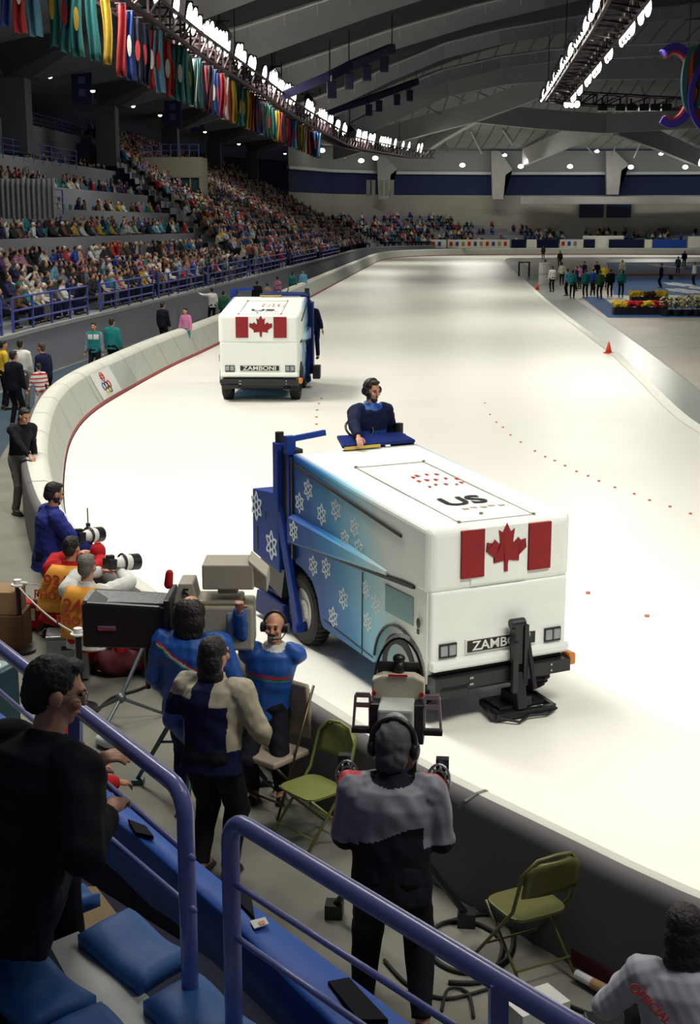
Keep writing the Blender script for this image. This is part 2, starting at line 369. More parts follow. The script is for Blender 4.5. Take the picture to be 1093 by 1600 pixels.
nt.links.new(tc.outputs['Object'], wv.inputs[0]); nt.links.new(wv.outputs['Fac'], mr.inputs[0]); nt.links.new(old, mm.inputs[6]); nt.links.new(mr.outputs[0], mm.inputs[7]); nt.links.new(mm.outputs[2], nt.nodes['Principled BSDF'].inputs['Base Color'])
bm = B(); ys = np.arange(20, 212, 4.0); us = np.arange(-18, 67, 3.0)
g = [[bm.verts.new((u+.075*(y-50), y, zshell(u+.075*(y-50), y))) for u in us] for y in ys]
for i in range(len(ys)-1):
    for j in range(len(us)-1): bm.faces.new((g[i][j], g[i+1][j], g[i+1][j+1], g[i][j+1])).material_index = 0 if ys[i] > 146 else 1  # near part of the deck is coloured darker to stand for shade between beams
fin('ceiling_deck', bm, [mdk, M('roof_deck_shaded')], kind='structure', smooth=True)
BEAMS = [
 ([(262, 53, 63), (291, 41, 64), (400, 0, 68), (520, -50, 74)], 1.9),
 ([(335, 112, 73), (374, 101, 75), (480, 62, 81), (580, 26, 87), (660, 0, 91), (780, -40, 98)], 1.9),
 ([(415, 150, 91), (437, 142, 92), (520, 112, 97), (602, 82, 101), (740, 40, 107), (850, 14, 112), (960, -12, 120)], 1.5),
 ([(455, 194, 105), (543, 160, 110), (608, 128, 114), (694, 92, 119), (780, 70, 122), (900, 48, 130), (1093, 26, 136)], 1.3),
 ([(500, 212, 122), (560, 182, 126), (620, 158, 126), (694, 128, 132), (780, 108, 138), (865, 96, 141), (1093, 84, 142), (1200, 84, 142)], 1.2),
 ([(545, 226, 140), (610, 192, 143), (700, 150, 146), (790, 132, 147), (900, 124, 147), (1093, 123, 147), (1220, 125, 147)], 2.0),
 ([(520, 250, 178), (593, 229, 168), (660, 211, 162), (739, 191, 156), (860, 146, 150), (960, 118, 148)], 2.2),
 ([(739, 191, 156), (840, 201, 161), (946, 208, 165), (1093, 200, 163), (1230, 182, 160)], 2.2),
 ([(815, 259, 206), (880, 232, 185), (946, 208, 165)], 2.4),
 ([(966, 211, 165), (1030, 234, 182), (1093, 260, 204)], 2.4),
 ([(650, 246, 204), (690, 219, 182), (739, 191, 156)], 1.6),
]
for bi, (pts, dp) in enumerate(BEAMS):
    pp = [Q(*p) for p in pts]; bm = B(); rings = []
    for i, p in enumerate(pp):
        d = (pp[min(i+1, len(pp)-1)]-pp[max(i-1, 0)]); d.z = 0; d.normalize(); n = V3(-d.y, d.x, 0)
        if n.y < 0: n = -n
        rings.append([p, p+n*.7, p+n*.7+V3(0, 0, dp), p+V3(0, 0, dp)])
    ringloft(bm, rings); bmesh.ops.recalc_face_normals(bm, faces=bm.faces)
    fin('ceiling_beam', bm, M('roof_beam'), kind='structure')
    if bi < 5:      # pale catwalk pipe along the upper edge with short hangers
        bm = B(); tube(bm, [p+V3(0, -.22, dp-.05) for p in pp], .13, 6)
        for i in range(len(pp)-1):
            for t in (.15, .65):
                q = pp[i].lerp(pp[i+1], t)+V3(0, -.25, dp-.2); cap(bm, q, .035, q-V3(0, 0, .6), .035, n=6)
        o = fin('catwalk_pipe', bm, mat('pale_steel', (.9, .9, .9), .5), smooth=True)
        o['kind'] = 'structure'; o.name = 'ceiling_pipe'
# thin purlins between the far beams
bm = B()
for (a, b) in [((640, 155, 175), (690, 180, 158)), ((675, 135, 175), (725, 158, 158)), ((715, 132, 172), (765, 152, 156)), ((755, 130, 172), (800, 143, 154)),
               ((690, 210, 200), (700, 238, 190)), ((735, 205, 190), (752, 240, 204)), ((785, 203, 190), (800, 226, 200)), ((905, 215, 205), (925, 240, 206)), ((965, 218, 205), (955, 244, 206)), ((1000, 222, 200), (990, 246, 206)),
               ((905, 130, 175), (880, 160, 168)), ((960, 128, 175), (940, 165, 170)), ((1000, 132, 175), (1012, 165, 168))]:
    cap(bm, Q(*a), .12, Q(*b), .12, n=5)
fin('ceiling_purlins', bm, M('roof_beam'), kind='structure')
# far end wall: fascia, white rail, dark blue blind, concrete ledge, piers
def farpt(px, Y, z): return V3((px-546.5)/FOC*Y*1.02, Y, z)
zf = lambda py, Y: Q(800, py, Y).z
far = [(455, 192), (520, 205), (620, 213), (760, 215), (930, 215), (1120, 213), (1300, 205)]
def farstrip(name, z0, z1, m, dy=0):
    bm = B(); a = [bm.verts.new(farpt(p, Y+dy, z0)) for p, Y in far]; b = [bm.verts.new(farpt(p, Y+dy, z1)) for p, Y in far]
    for i in range(len(a)-1): bm.faces.new((a[i], a[i+1], b[i+1], b[i]))
    return fin(name, bm, m, kind='structure')
Z = [zf(248, 215)+1.2, zf(269, 215), zf(273, 215), zf(305, 215), zf(318, 215), zf(348, 215)]
farstrip('wall_far_fascia', Z[1], Z[0], M('fascia')); farstrip('wall_far_blind', Z[3], Z[2], M('blind_blue'), 1.2)
farstrip('wall_far_concrete', 0, Z[3], mat('far_conc', (.42, .40, .35), .9, var=.15, scale=.3), 1.0)
bm = B()
for i in range(len(far)-1):
    a = farpt(far[i][0], far[i][1]-.3, (Z[1]+Z[2])/2); b = farpt(far[i+1][0], far[i+1][1]-.3, (Z[1]+Z[2])/2); bar(bm, a, b, .4, .4)
fin('trim_far_rail', bm, mat('white_trim', (.7, .72, .72), .5), kind='structure')
bm = B(); bar(bm, farpt(800, 212, Z[4]+.4), farpt(1200, 209, Z[4]+.4), 2.4, 1.1)
fin('trim_far_ledge', bm, M('concrete'), kind='structure')
strip('ceiling_far_soffit', [(9, Z[0]-.2), (3, 15.9)], sF-20, BP.L-4, M('fascia'))
for (px, Y, w_, zt, zb) in [(597, 208, 2.2, 14.5, 8.2), (767, 212, 2.4, 15.5, 8.3), (938, 212, 2.6, 15.5, 9.0), (1118, 211, 2.4, 15.5, 9)]:
    bm = B(); c = farpt(px, Y, 0); prism(bm, [(c.x-w_*.35, c.y, zb), (c.x+w_*.35, c.y, zb), (c.x+w_*.45, c.y, zb+3.6), (c.x+w_*.9, c.y, zb+3.8), (c.x+w_*.9, c.y, zb+4.4), (c.x+.1, c.y, zt), (c.x-w_*.5, c.y, zt)], (0, 1.0, 0))
    fin('wall_far_pier', bm, M('concrete'), kind='structure')
for px in (907, 948):
    bm = B(); c = farpt(px, 214.2, Z[5]+2.2); box(bm, c, (3.8, .3, 2.9)); fin('window_far', bm, mat('far_window', (.02, .025, .06), .3), kind='structure')
# abutments over the left stand: dark wedge feet and grey panels between
for (px, py, Y) in [(-90, 60, 66), (38, 120, 90), (178, 165, 114), (275, 200, 141), (342, 222, 168), (400, 238, 190)]:
    a = Q(px, py, Y); bm = B(); x0, y0, z0 = a
    top = [V3(x0-2, y0-4, z0+2.6), V3(x0+9, y0-9.5, z0+2.9), V3(x0+12, y0-1, z0+3.0), V3(x0+9, y0+8, z0+2.9), V3(x0-2, y0+4, z0+2.6)]
    bot = [V3(x0-1, y0-1, z0-.1), V3(x0+.8, y0-1, z0-.1), V3(x0+1, y0, z0-.1), V3(x0+.8, y0+1, z0-.1), V3(x0-1, y0+1, z0-.1)]
    ringloft(bm, [bot, top]); box(bm, (x0-.6, y0, z0-2.4), (1.6, 1.8, 4.8)); bmesh.ops.recalc_face_normals(bm, faces=bm.faces)
    fin('ceiling_abutment', bm, mat('abut', (.075, .078, .095), .9, var=.2, scale=.5), kind='structure')
# number boards on the back wall
for (px, py, Y) in [(128, 135, 104), (270, 175, 128), (308, 188, 152)]:
    bm = B(); a = Q(px, py, Y); box(bm, (0, 0, 0), (1.5, .12, 2.5)); o = fin('section_sign', bm, mat('sign_blue', (.012, .025, .12), .6), loc=a)
    tag(o, {128: 'dark blue section board hung nearest under the stand roof', 270: 'dark blue section board hung mid-way along the stand roof', 308: 'dark blue section board hung farthest along the stand roof'}[px], 'sign', 'section boards under the stand roof')
    for z_ in (.45, -.45): bm = B(); box(bm, (0, -.07, z_), (.5, .02, .5)); fin('sign_mark', bm, mat('sign_pale', (.12, .16, .35), .6), o)

# ------------------------------------------------------------------ round ceiling lamps
mat('lamp_glow', (1, .93, .78), .5, emit=9, var=0); mat('flood_glow', (1, .95, .84), .5, emit=14, var=0); mat('lamp_dim', (.6, .7, .75), .3, emit=.8, var=0)
def disc_lamp(px, py, Y, r, label, m='lamp_glow'):
    a = Q(px, py, Y); e = empty('ceiling_lamp', a, 0, label, 'lamp', 'round lamps under the roof edge')
    bm = B(); cyl(bm, (0, 0, .25), (0, 0, .02), r*.6, r2=r*1.15, n=14); fin('lamp_housing', bm, M('dark_metal'), e)
    bm = B(); ell(bm, (0, -.02, 0), (r, r, r*.7), u=12, v=8); fin('lamp_bulb', bm, M(m), e, smooth=True)
for i, (px, py, Y) in enumerate([(78, 120, 95), (145, 142, 100), (208, 166, 116), (250, 180, 122), (320, 206, 145), (373, 225, 155), (445, 240, 175)]):
    disc_lamp(px, py, Y, .17, 'small round lamp glowing under the dark ceiling above the left stand')
for i, (px, py) in enumerate([(503, 235), (537, 244), (564, 251), (586, 247), (722, 258), (813, 260), (890, 260), (985, 261), (1070, 261)]):
    disc_lamp(px, py, 205 if px > 600 else 196, .42, 'round white lamp lit along the far fascia above the blue blind')
for i, (px, py) in enumerate([(788, 242), (932, 236), (1032, 240)]):
    disc_lamp(px, py, 203, .36, 'round white lamp lit between the far roof beams')
for pts, lb in (([(440, 160, 84), (515, 128, 84), (545, 113, 85), (612, 84, 91)], 'nearer'), ([(500, 186, 112), (576, 162, 118), (650, 134, 127)], 'farther')):
    pp = [Q(*p) for p in pts]; e = empty('speaker_catwalk', (0, 0, 0), 0, 'dark purple catwalk carrying the %s row of box speakers under the roof' % lb, 'catwalk')
    bm = B()
    for a_, b2 in zip(pp, pp[1:]): bar(bm, a_+V3(0, 0, .35), b2+V3(0, 0, .35), .5, .5)
    fin('catwalk_deck', bm, mat('catwalk_purple', (.02, .014, .075), .7), e)
    bm = B()
    for a_ in pp: cap(bm, a_+V3(0, 0, .5), .04, a_+V3(0, 0, 2.4), .04, n=5)
    fin('hanger_cable', bm, M('dark_metal'), e)
# hanging speakers under the beams
mat('speaker_purple', (.02, .014, .06), .7)
for i, (px, py, Y) in enumerate([(545, 115, 84), (573, 103, 87), (600, 90, 90), (518, 128, 80), (576, 164, 118), (592, 158, 121), (620, 148, 124), (640, 142, 127)]):
    bm = B(); box(bm, (0, 0, -.45), (.55, .55, .9)); a = Q(px, py, Y); e = empty('hanging_speaker', a, 0, 'dark purple box speaker hung below a %s roof beam' % ('nearer' if i < 4 else 'farther'), 'speaker', 'speakers under the %s beam' % ('nearer' if i < 4 else 'farther'))
    fin('speaker_box', bm, M('speaker_purple'), e, bevel=.05)
    bm = B(); cap(bm, (0, 0, 0), .05, (0, 0, .35), .05, n=6); bar(bm, (-.3, 0, 0), (.3, 0, 0), .1, .1); fin('bracket', bm, M('dark_metal'), e)
for i, (px, py, Y) in enumerate([(342, 45, 66), (425, 113, 84), (480, 155, 98), (521, 190, 116), (546, 203, 122)]):
    a = Q(px, py, Y); e = empty('spotlight', a, 0, ['black spotlight hanging under the roof, nearest of five', 'black spotlight with red hood under second roof beam', 'black spotlight under the third roof beam', 'black spotlight on a thin bracket left of the far roof', 'small black spotlight hanging closest to the far lamps'][i], 'spotlight')
    bm = B(); cyl(bm, (0, .2, .1), (.3, -.5, -.4), .28, n=12, r2=.36); fin('spot_can', bm, M('black_plastic'), e, smooth=False)
    bm = B(); cap(bm, (0, .1, .1), .05, (0, .1, 1.7), .05, n=6); bar(bm, (-.5, .1, .35), (.5, .1, .35), .08, .08); fin('bracket', bm, M('dark_metal'), e)

# ------------------------------------------------------------------ lighting trusses with floodlights
mat('truss_red', (.03, .006, .009), .6, var=.3)
T1px = [(20, -95, 41.5), (100, -45, 44), (150, -12, 46.5), (205, 24, 50), (245, 52, 54), (290, 84, 59), (345, 118, 67), (400, 152, 77), (450, 184, 90), (500, 210, 107), (545, 230, 126), (600, 240, 148), (640, 246, 163), (672, 247, 172)]
T1 = [Q(*p) for p in T1px]; T1 = Path(catmull(T1, 1.5))
T2px = [(1010, -40, 47), (985, -5, 51), (950, 48, 62), (915, 95, 74), (880, 143, 90), (868, 158, 96)]
T2 = Path(catmull([Q(*p) for p in T2px], 1.5)); T3 = Path(catmull([Q(868, 158, 96), Q(900, 163, 100), Q(960, 166, 103), Q(1030, 170, 103), Q(1093, 172, 102), Q(1180, 172, 100)], 1.5))
def truss(path, w_, h_, label):
    bm = B(); n = int(path.L/1.8); ps = []
    for i in range(n+1):
        p, d, nn = path.at(i*path.L/n); nn = V3(nn.x, nn.y, 0).normalized()
        ps.append([p+nn*w_/2, p-nn*w_/2, p+nn*w_/2+V3(0, 0, h_), p-nn*w_/2+V3(0, 0, h_)])
    for i in range(n):
        for k in range(4): bar(bm, ps[i][k], ps[i+1][k], .13, .13)
        bar(bm, ps[i][0], ps[i+1][2], .07, .07); bar(bm, ps[i][1], ps[i+1][3], .07, .07); bar(bm, ps[i][0], ps[i+1][1], .07, .07); bar(bm, ps[i][2], ps[i][3], .08, .08); bar(bm, ps[i][0], ps[i][2], .08, .08); bar(bm, ps[i][1], ps[i][3], .08, .08)
    e = empty('lighting_truss', path.at(path.L/2)[0], 0, label, 'truss'); o = fin('truss_frame', bm, M('truss_red'), e); o.matrix_parent_inverse = Matrix.Translation(-e.location)
    bm = B()      # suspension cables up to the deck
    for i in range(2, n, 8):
        q = ps[i][2]; cap(bm, q, .03, q+V3(0, 0, 3.2), .03, n=5)
    o = fin('hanger_cable', bm, M('dark_metal'), e); o.matrix_parent_inverse = Matrix.Translation(-e.location)
truss(T1, 1.1, .9, 'long curved dark red lighting truss sweeping above the rink boards')
truss(T2, 1.4, .8, 'straight dark red lighting truss running above the infield edge')
truss(T3, 1.2, .8, 'dark unlit red truss crossing over the infield toward the rings')
def flood(p, tgt, label, group, L=.85, W=.3, skew=0):
    e = empty('floodlight', p, 0, label, 'floodlight', group); q = (tgt-p).to_track_quat('-Z', 'Y'); e.rotation_euler = q.to_euler()
    return e
proto = None
def add_flood(p, tgt, label, group, L, W):
    global proto
    e = flood(p, tgt, label, group)
    if proto is None:
        bm = B(); box(bm, (0, 0, .16), (1.12, 1.08, .3)); box(bm, (0, 0, .4), (.5, .4, .2)); a = fin('lamp_housing', bm, M('dark_metal'), e, bevel=.04)
        bm = B(); ell(bm, (0, 0, .0), (.5, .5, .14), u=16, v=6); b = fin('lamp_lens', bm, M('flood_glow'), e, smooth=True); proto = (a, b)
    else:
        for x in proto:
            c = x.copy(); COL.objects.link(c); c.parent = e
    e.scale = (W, L, .6)
gaps = {3, 6, 9, 17}
s = T1.s_at_y(44); i = 0; rr = random.Random(3)
n1 = 0
while s < T1.L and n1 < 110:
    p, d, nn = T1.at(s); k = rr.random()
    if k > .16:
        q = p+V3(.55, 0, 1.15); tg = q+V3(7, -13, -5.5)
        add_flood(q, tg, 'bright white floodlight on the curved truss above the flags', 'floodlights on the curved truss', rr.uniform(.75, 1.2), .24); n1 += 1
    s += rr.choice([.5, .55, .7, .8, 1.9])*(1+s/70)
for side in (-1, 1):
    for (t0, t1, n) in [(.16, .22, 2), (.30, .42, 5), (.50, .56, 3), (.62, .70, 4), (.74, .80, 3), (.86, .9, 3), (.95, .99, 3)]:
        for k in range(n if side < 0 else max(2, n-1)):
            t = t0+(t1-t0)*k/max(1, n-1); p, d, nn = T2.at(t*T2.L); q = p+V3(1.0*side*1.0, 0, .25 if side < 0 else .1)
            add_flood(q, q+V3(-2*side, -12, -6.5), 'bright white floodlight on the %s side of the infield truss' % ('left' if side < 0 else 'right'), 'floodlights on the infield truss', .75, .26)
for px in (885, 893, 901): q = Q(px, 163, 98); add_flood(q, q+V3(0, -12, -6), 'bright floodlight at the corner where the two trusses meet', 'corner floodlights', .5, .4)
for px in (940, 968, 985, 1005, 1022, 1040): 
    q = Q(px, 168, 102); bm = B(); box(bm, (0, 0, 0), (.7, .6, .5)); box(bm, (0, 0, .4), (.15, .15, .5)); o = fin('unlit_floodlight', bm, M('black_plastic'), loc=q, bevel=.04); tag(o, 'black unlit floodlight on the truss crossing the infield', 'floodlight', 'unlit floodlights on the cross truss')

# ------------------------------------------------------------------ flags hanging outside the curved truss
FL = [(10, 42, 'blue', ''), (34, 52, 'red', 'white'), (55, 57, 'sky', ''), (85, 73, 'teal', 'yellow'), (105, 82, 'teal', 'red'), (123, 89, 'teal', 'yellow'), (147, 95, 'teal', ''), (168, 101, 'yellow', ''),
      (192, 120, 'red', ''), (205, 126, 'blue', 'white'), (218, 131, 'navy', 'red'), (229, 134, 'navy', 'red'), (239, 139, 'red', 'white'), (250, 145, 'sky', 'red'), (264, 151, 'red', 'white'), (273, 154, 'teal', 'red')]
seq = ['teal', 'teal', 'green', 'white', 'teal', 'navy', 'red', 'navy', 'blue', 'blue', 'red', 'white', 'red', 'yellow', 'green', 'teal', 'green', 'yellow', 'red', 'navy', 'blue', 'white', 'teal', 'green', 'teal', 'yellow', 'red', 'navy', 'red', 'blue', 'sky', 'green', 'yellow', 'white', 'red', 'navy', 'blue', 'sky']
for i, c in enumerate(seq):
    t = i/len(seq); px = 283+(503-283)*(t**.93); py = 158+(250-158)*((px-283)/220)
    FL.append((px, py, c, rnd.choice(['', '', 'white', 'yellow', 'red', ''])))
for k_, v_ in C_.items(): mat('flag_'+k_, tuple(q*.5 for q in v_), .8, var=.25, scale=6)
def flag(px, pyb, c, c2, idx):
    # depth from the truss at this column
    best = min(T1.p, key=lambda q: abs(pr(q)[0]-px)); Y = best.y-1.5; top = best.z-.15 if px > 180 else None
    b = Q(px, pyb, Y); H_ = max(1.3, (best.z-.1)-b.z) if px > 180 else 2.2
    H_ = min(H_, 2.6); bm = B(); W_ = .17 if px < 180 else .17; rows = []
    ph = idx*1.7; n = 12
    for r_ in range(9):
        z = H_*(1-r_/8); a = .12+.06*r_/8; row = []
        for k in range(n+1):
            x = W_*(k/n-.5)*2*(.85+.15*r_/8); yy = a*sin(k/n*2*pi*1.5+ph+r_*.25); row.append((x+.05*sin(ph+r_*.5), yy, z))
        rows.append(row)
    V = [[bm.verts.new(p) for p in r_] for r_ in rows]
    for r_ in range(8):
        for k in range(n): bm.faces.new((V[r_][k], V[r_][k+1], V[r_+1][k+1], V[r_+1][k])).smooth = True
    e = empty('hanging_flag', b, 0, None); o = fin('flag_cloth', bm, M('flag_'+c), e); sm = o.modifiers.new('s', 'SOLIDIFY'); sm.thickness = .015
    if c2:
        bm = B(); z0 = H_*.5; vs = []
        for k in range(14):
            t = 2*pi*k/14; vs.append(bm.verts.new((.075*cos(t)*(1 if idx % 2 else 1.2), -.19, z0+.36*sin(t))))
        bm.faces.new(vs); f = fin('flag_emblem', bm, M('flag_'+c2), e); q = f.modifiers.new('s', 'SOLIDIFY'); q.thickness = .03
    bm = B(); cap(bm, (-W_, 0, H_+.02), .03, (W_, 0, H_+.02), .03, n=6); fin('flag_rod', bm, M('dark_metal'), e)
    names = dict(navy='dark navy', sky='light blue')
    where = 'at the near end of the row' if px < 180 else ('in the near half of the row' if px < 330 else 'in the far half of the row')
    tag(e, ('%s flag %sunder the truss %s' % (names.get(c, c), ('with %s emblem ' % c2) if c2 else 'without emblem ', where)), 'flag', 'flags of many nations under the truss')
for i, (px, py, c, c2) in enumerate(FL): flag(px, py, c, c2, i)

# ------------------------------------------------------------------ big hanging emblem of open rings (upper right)
mat('emb_purple', (.03, .012, .22), .5); mat('emb_red', (.35, .012, .015), .5); mat('emb_orange', (.62, .13, .01), .6); mat('emb_teal', (.008, .07, .09), .5)
e = empty('hanging_emblem', Q(1083, 130, 64), 0, 'huge hanging emblem of open purple, red, orange and teal rings', 'emblem')
def arc(name, cx, cz, rx, rz, t0, t1, w_, y0, dep, m, n=28):
    bm = B(); A = []
    for i in range(n+1):
        t = R(t0+(t1-t0)*i/n); o_ = V3(cx+(rx+w_/2)*cos(t), y0, cz+(rz+w_/2)*sin(t)); q = V3(cx+(rx-w_/2)*cos(t), y0, cz+(rz-w_/2)*sin(t))
        A.append([o_, q, q+V3(0, dep, 0), o_+V3(0, dep, 0)])
    ringloft(bm, A); bmesh.ops.recalc_face_normals(bm, faces=bm.faces); fin(name, bm, m, e)
K = 64*1.02/2100      # metres per pixel at the emblem
arc('c_ring', (1052-1083)*K, (130-134)*K, 32*K, 54*K, 125, -118, 11*K, -.3, .3, M('emb_purple'))
arc('c_ring_inner', (1052-1083)*K, (130-134)*K, 26*K, 48*K, 122, -114, 5*K, -.24, .5, M('emb_red'))
arc('oval_ring', (1078-1083)*K, (130-127)*K, 13*K, 44*K, 0, 360, 7*K, -.6, .3, M('emb_teal'), 40)
bm = B(); bm.faces.new([bm.verts.new(((1078-1083)*K+11*K*cos(t), -.35, 3*K+40*K*sin(t))) for t in np.arange(0, 2*pi, pi/14)]); o = fin('oval_panel', bm, M('emb_orange'), e); o.modifiers.new('s', 'SOLIDIFY').thickness = .08
arc('upper_ring', (1105-1083)*K, (130-106)*K, 24*K, 42*K, 60, 300, 8*K, -.7, .3, mat('emb_navy', (.01, .012, .04), .5))
bm = B(); bm.faces.new([bm.verts.new(((1104-1083)*K+20*K*cos(t), -.5, (130-92)*K+24*K*sin(t))) for t in np.arange(0, 2*pi, pi/14)]); o = fin('upper_panel', bm, M('emb_orange'), e); o.modifiers.new('s', 'SOLIDIFY').thickness = .08
arc('lower_ring', (1112-1083)*K, (130-150)*K, 26*K, 40*K, 70, 290, 8*K, -.1, .3, M('emb_red'))
arc('purple_ring', (1112-1083)*K, (130-150)*K, 38*K, 52*K, 100, 260, 7*K, -.8, .25, M('emb_purple'))
bm = B()
for x in (-.3, .8): cap(bm, (x, 0, 1.3), .02, (x, 0, 7), .02, n=5)
fin('suspension_cable', bm, M('dark_metal'), e)
# ------------------------------------------------------------------ ice resurfacer
def gradient_paint():
    m = bpy.data.materials.new('paint_fade'); m.use_nodes = True; nt = m.node_tree; b = nt.nodes['Principled BSDF']; b.inputs['Roughness'].default_value = .35; b.inputs['Specular IOR Level'].default_value = .12
    tc = nt.nodes.new('ShaderNodeTexCoord'); sp = nt.nodes.new('ShaderNodeSeparateXYZ'); ns = nt.nodes.new('ShaderNodeTexNoise'); ns.inputs['Scale'].default_value = 1.5
    ad = nt.nodes.new('ShaderNodeMath'); ad.operation = 'MULTIPLY_ADD'; ad.inputs[1].default_value = .35
    mz = nt.nodes.new('ShaderNodeMath'); mz.operation = 'MULTIPLY_ADD'; mz.inputs[1].default_value = -.42
    mr = nt.nodes.new('ShaderNodeMapRange'); mr.inputs[1].default_value = .35; mr.inputs[2].default_value = 3.15
    cr = nt.nodes.new('ShaderNodeValToRGB'); cr.color_ramp.elements[0].position = .0; cr.color_ramp.elements[0].color = (.85, .88, .84, 1)
    cr.color_ramp.elements[1].position = 1; cr.color_ramp.elements[1].color = (.008, .04, .22, 1)
    for p, c in ((.12, (.74, .80, .76, 1)), (.34, (.30, .60, .74, 1)), (.56, (.05, .25, .50, 1)), (.76, (.015, .09, .33, 1))): el = cr.color_ramp.elements.new(p); el.color = c
    nt.links.new(tc.outputs['Object'], sp.inputs[0]); nt.links.new(tc.outputs['Object'], ns.inputs['Vector']); nt.links.new(ns.outputs['Fac'], ad.inputs[0]); nt.links.new(sp.outputs['Y'], ad.inputs[2])
    nt.links.new(sp.outputs['Z'], mz.inputs[0]); nt.links.new(ad.outputs[0], mz.inputs[2]); md = nt.nodes.new('ShaderNodeMath'); md.operation = 'ADD'; md.inputs[1].default_value = .36; nt.links.new(mz.outputs[0], md.inputs[0])
    nt.links.new(md.outputs[0], mr.inputs[0]); nt.links.new(mr.outputs[0], cr.inputs[0])
    ax = nt.nodes.new('ShaderNodeMath'); ax.operation = 'ABSOLUTE'; nt.links.new(sp.outputs['X'], ax.inputs[0])
    top = nt.nodes.new('ShaderNodeMapRange'); top.inputs[1].default_value = .776; top.inputs[2].default_value = .70; top.inputs[3].default_value = 0; top.inputs[4].default_value = 1; nt.links.new(ax.outputs[0], top.inputs[0])
    zz = nt.nodes.new('ShaderNodeMath'); zz.operation = 'GREATER_THAN'; zz.inputs[1].default_value = 1.5; nt.links.new(sp.outputs['Z'], zz.inputs[0]); mu = nt.nodes.new('ShaderNodeMath'); mu.operation = 'MULTIPLY'; nt.links.new(zz.outputs[0], mu.inputs[0]); nt.links.new(top.outputs[0], mu.inputs[1])
    mw = nt.nodes.new('ShaderNodeMix'); mw.data_type = 'RGBA'; mw.inputs[7].default_value = (.85, .88, .84, 1); nt.links.new(mu.outputs[0], mw.inputs[0]); nt.links.new(cr.outputs[0], mw.inputs[6]); nt.links.new(mw.outputs[2], b.inputs['Base Color'])
    MATS['paint_fade'] = m; return m
gradient_paint()
mat('paint_white', (.85, .88, .84), .35, var=.03, scale=2, spec=.3); mat('paint_blue', (.012, .04, .24), .5, var=.1, scale=3, spec=.12); mat('paint_navy', (.008, .02, .13), .5, spec=.15); mat('flag_red', (.40, .012, .012), .5, var=.08, spec=.2)
mat('decal_white', (.62, .72, .74), .5); mat('decal_pale', (.72, .80, .80), .5); mat('rim', (.78, .78, .72), .5); mat('plate_black', (.01, .01, .012), .5); mat('letter_white', (.8, .8, .76), .5); mat('amber', (.65, .22, .03), .35); mat('lens_grey', (.3, .32, .33), .2)
def snowflake(bm, cy, cz, r, x, mi=0):
    """a six-armed outline flake lying on the side panel x = const"""
    def pt(t, rad): return V3(x, cy+rad*cos(t), cz+rad*sin(t))
    w_ = r*.16
    for k in range(6):
        t = pi/2+k*pi/3; a = pt(t, r*.30); tip = pt(t, r); s1 = pt(t+.42, r*.62); s2 = pt(t-.42, r*.62); i1 = pt(t+.52, r*.34); i2 = pt(t-.52, r*.34)
        for p, q in ((i1, s1), (s1, tip), (tip, s2), (s2, i2), (i1, a), (a, i2)): bar(bm, p, q, .004, w_*.95, mi)
def maple(bm, cx, cz, h, y):
    P_ = [(0, 1), (.10, .80), (.20, .86), (.155, .52), (.30, .66), (.335, .575), (.50, .61), (.455, .47), (.52, .42), (.29, .235), (.32, .135), (.035, .175), (.045, -.08)]
    pts = [(x*h, z*h) for x, z in P_]; full = pts+[(-x, z) for x, z in pts[::-1][:-1]]
    prism(bm, [(cx+x, y, cz+z) for x, z in full], (0, -.008, 0))
def wheel(parent, x, y, r=.40, w_=.24, side=-1):
    e = empty('wheel', (x, y, r)); e.parent = parent
    bm = B(); n = 36
    prof = [(-w_/2, r*.62), (-w_/2*1.05, r*.85), (-w_/2*.85, r*.97), (-w_*.2, r), (w_*.2, r), (w_/2*.85, r*.97), (w_/2*1.05, r*.85), (w_/2, r*.62)]
    V = [[bm.verts.new((px_, rr_*cos(2*pi*k/n), rr_*sin(2*pi*k/n))) for k in range(n)] for px_, rr_ in prof]
    for i in range(len(prof)-1):
        for k in range(n): bm.faces.new((V[i][k], V[i][(k+1) % n], V[i+1][(k+1) % n], V[i+1][k]))
    bmesh.ops.recalc_face_normals(bm, faces=bm.faces)
    for k in range(n):      # tread lugs
        t = 2*pi*k/n
        for sx in (-1, 1): box(bm, (sx*w_*.22, (r-.002)*cos(t), (r-.002)*sin(t)), (w_*.4, .03, .02), (t+pi/2, 0, sx*.3))
    bmesh.ops.recalc_face_normals(bm, faces=bm.faces)
    fin('tyre', bm, M('rubber'), e)
    bm = B(); cyl(bm, (-w_*.3*1, 0, 0), (w_*.3, 0, 0), r*.64, n=28); cyl(bm, (side*w_*.3, 0, 0), (side*w_*.42, 0, 0), r*.28, n=16)
    for k in range(6): t = k*pi/3; cyl(bm, (side*w_*.42, r*.18*cos(t), r*.18*sin(t)), (side*w_*.48, r*.18*cos(t), r*.18*sin(t)), .014, n=6)
    fin('rim', bm, M('rim'), e, bevel=.006)
def loftbox(secs, m, name, parent, bev, seg=3):
    bm = B(); V = []
    for (y, x0, x1, z0, z1) in secs: V.append([bm.verts.new(p) for p in ((x0, y, z0), (x1, y, z0), (x1, y, z1), (x0, y, z1))])
    for a, b in zip(V, V[1:]):
        for k in range(4): bm.faces.new((a[k], a[(k+1) % 4], b[(k+1) % 4], b[k]))
    bm.faces.new(V[0][::-1]); bm.faces.new(V[-1]); bmesh.ops.recalc_face_normals(bm, faces=bm.faces)
    return fin(name, bm, m, parent, bevel=bev, seg=seg)
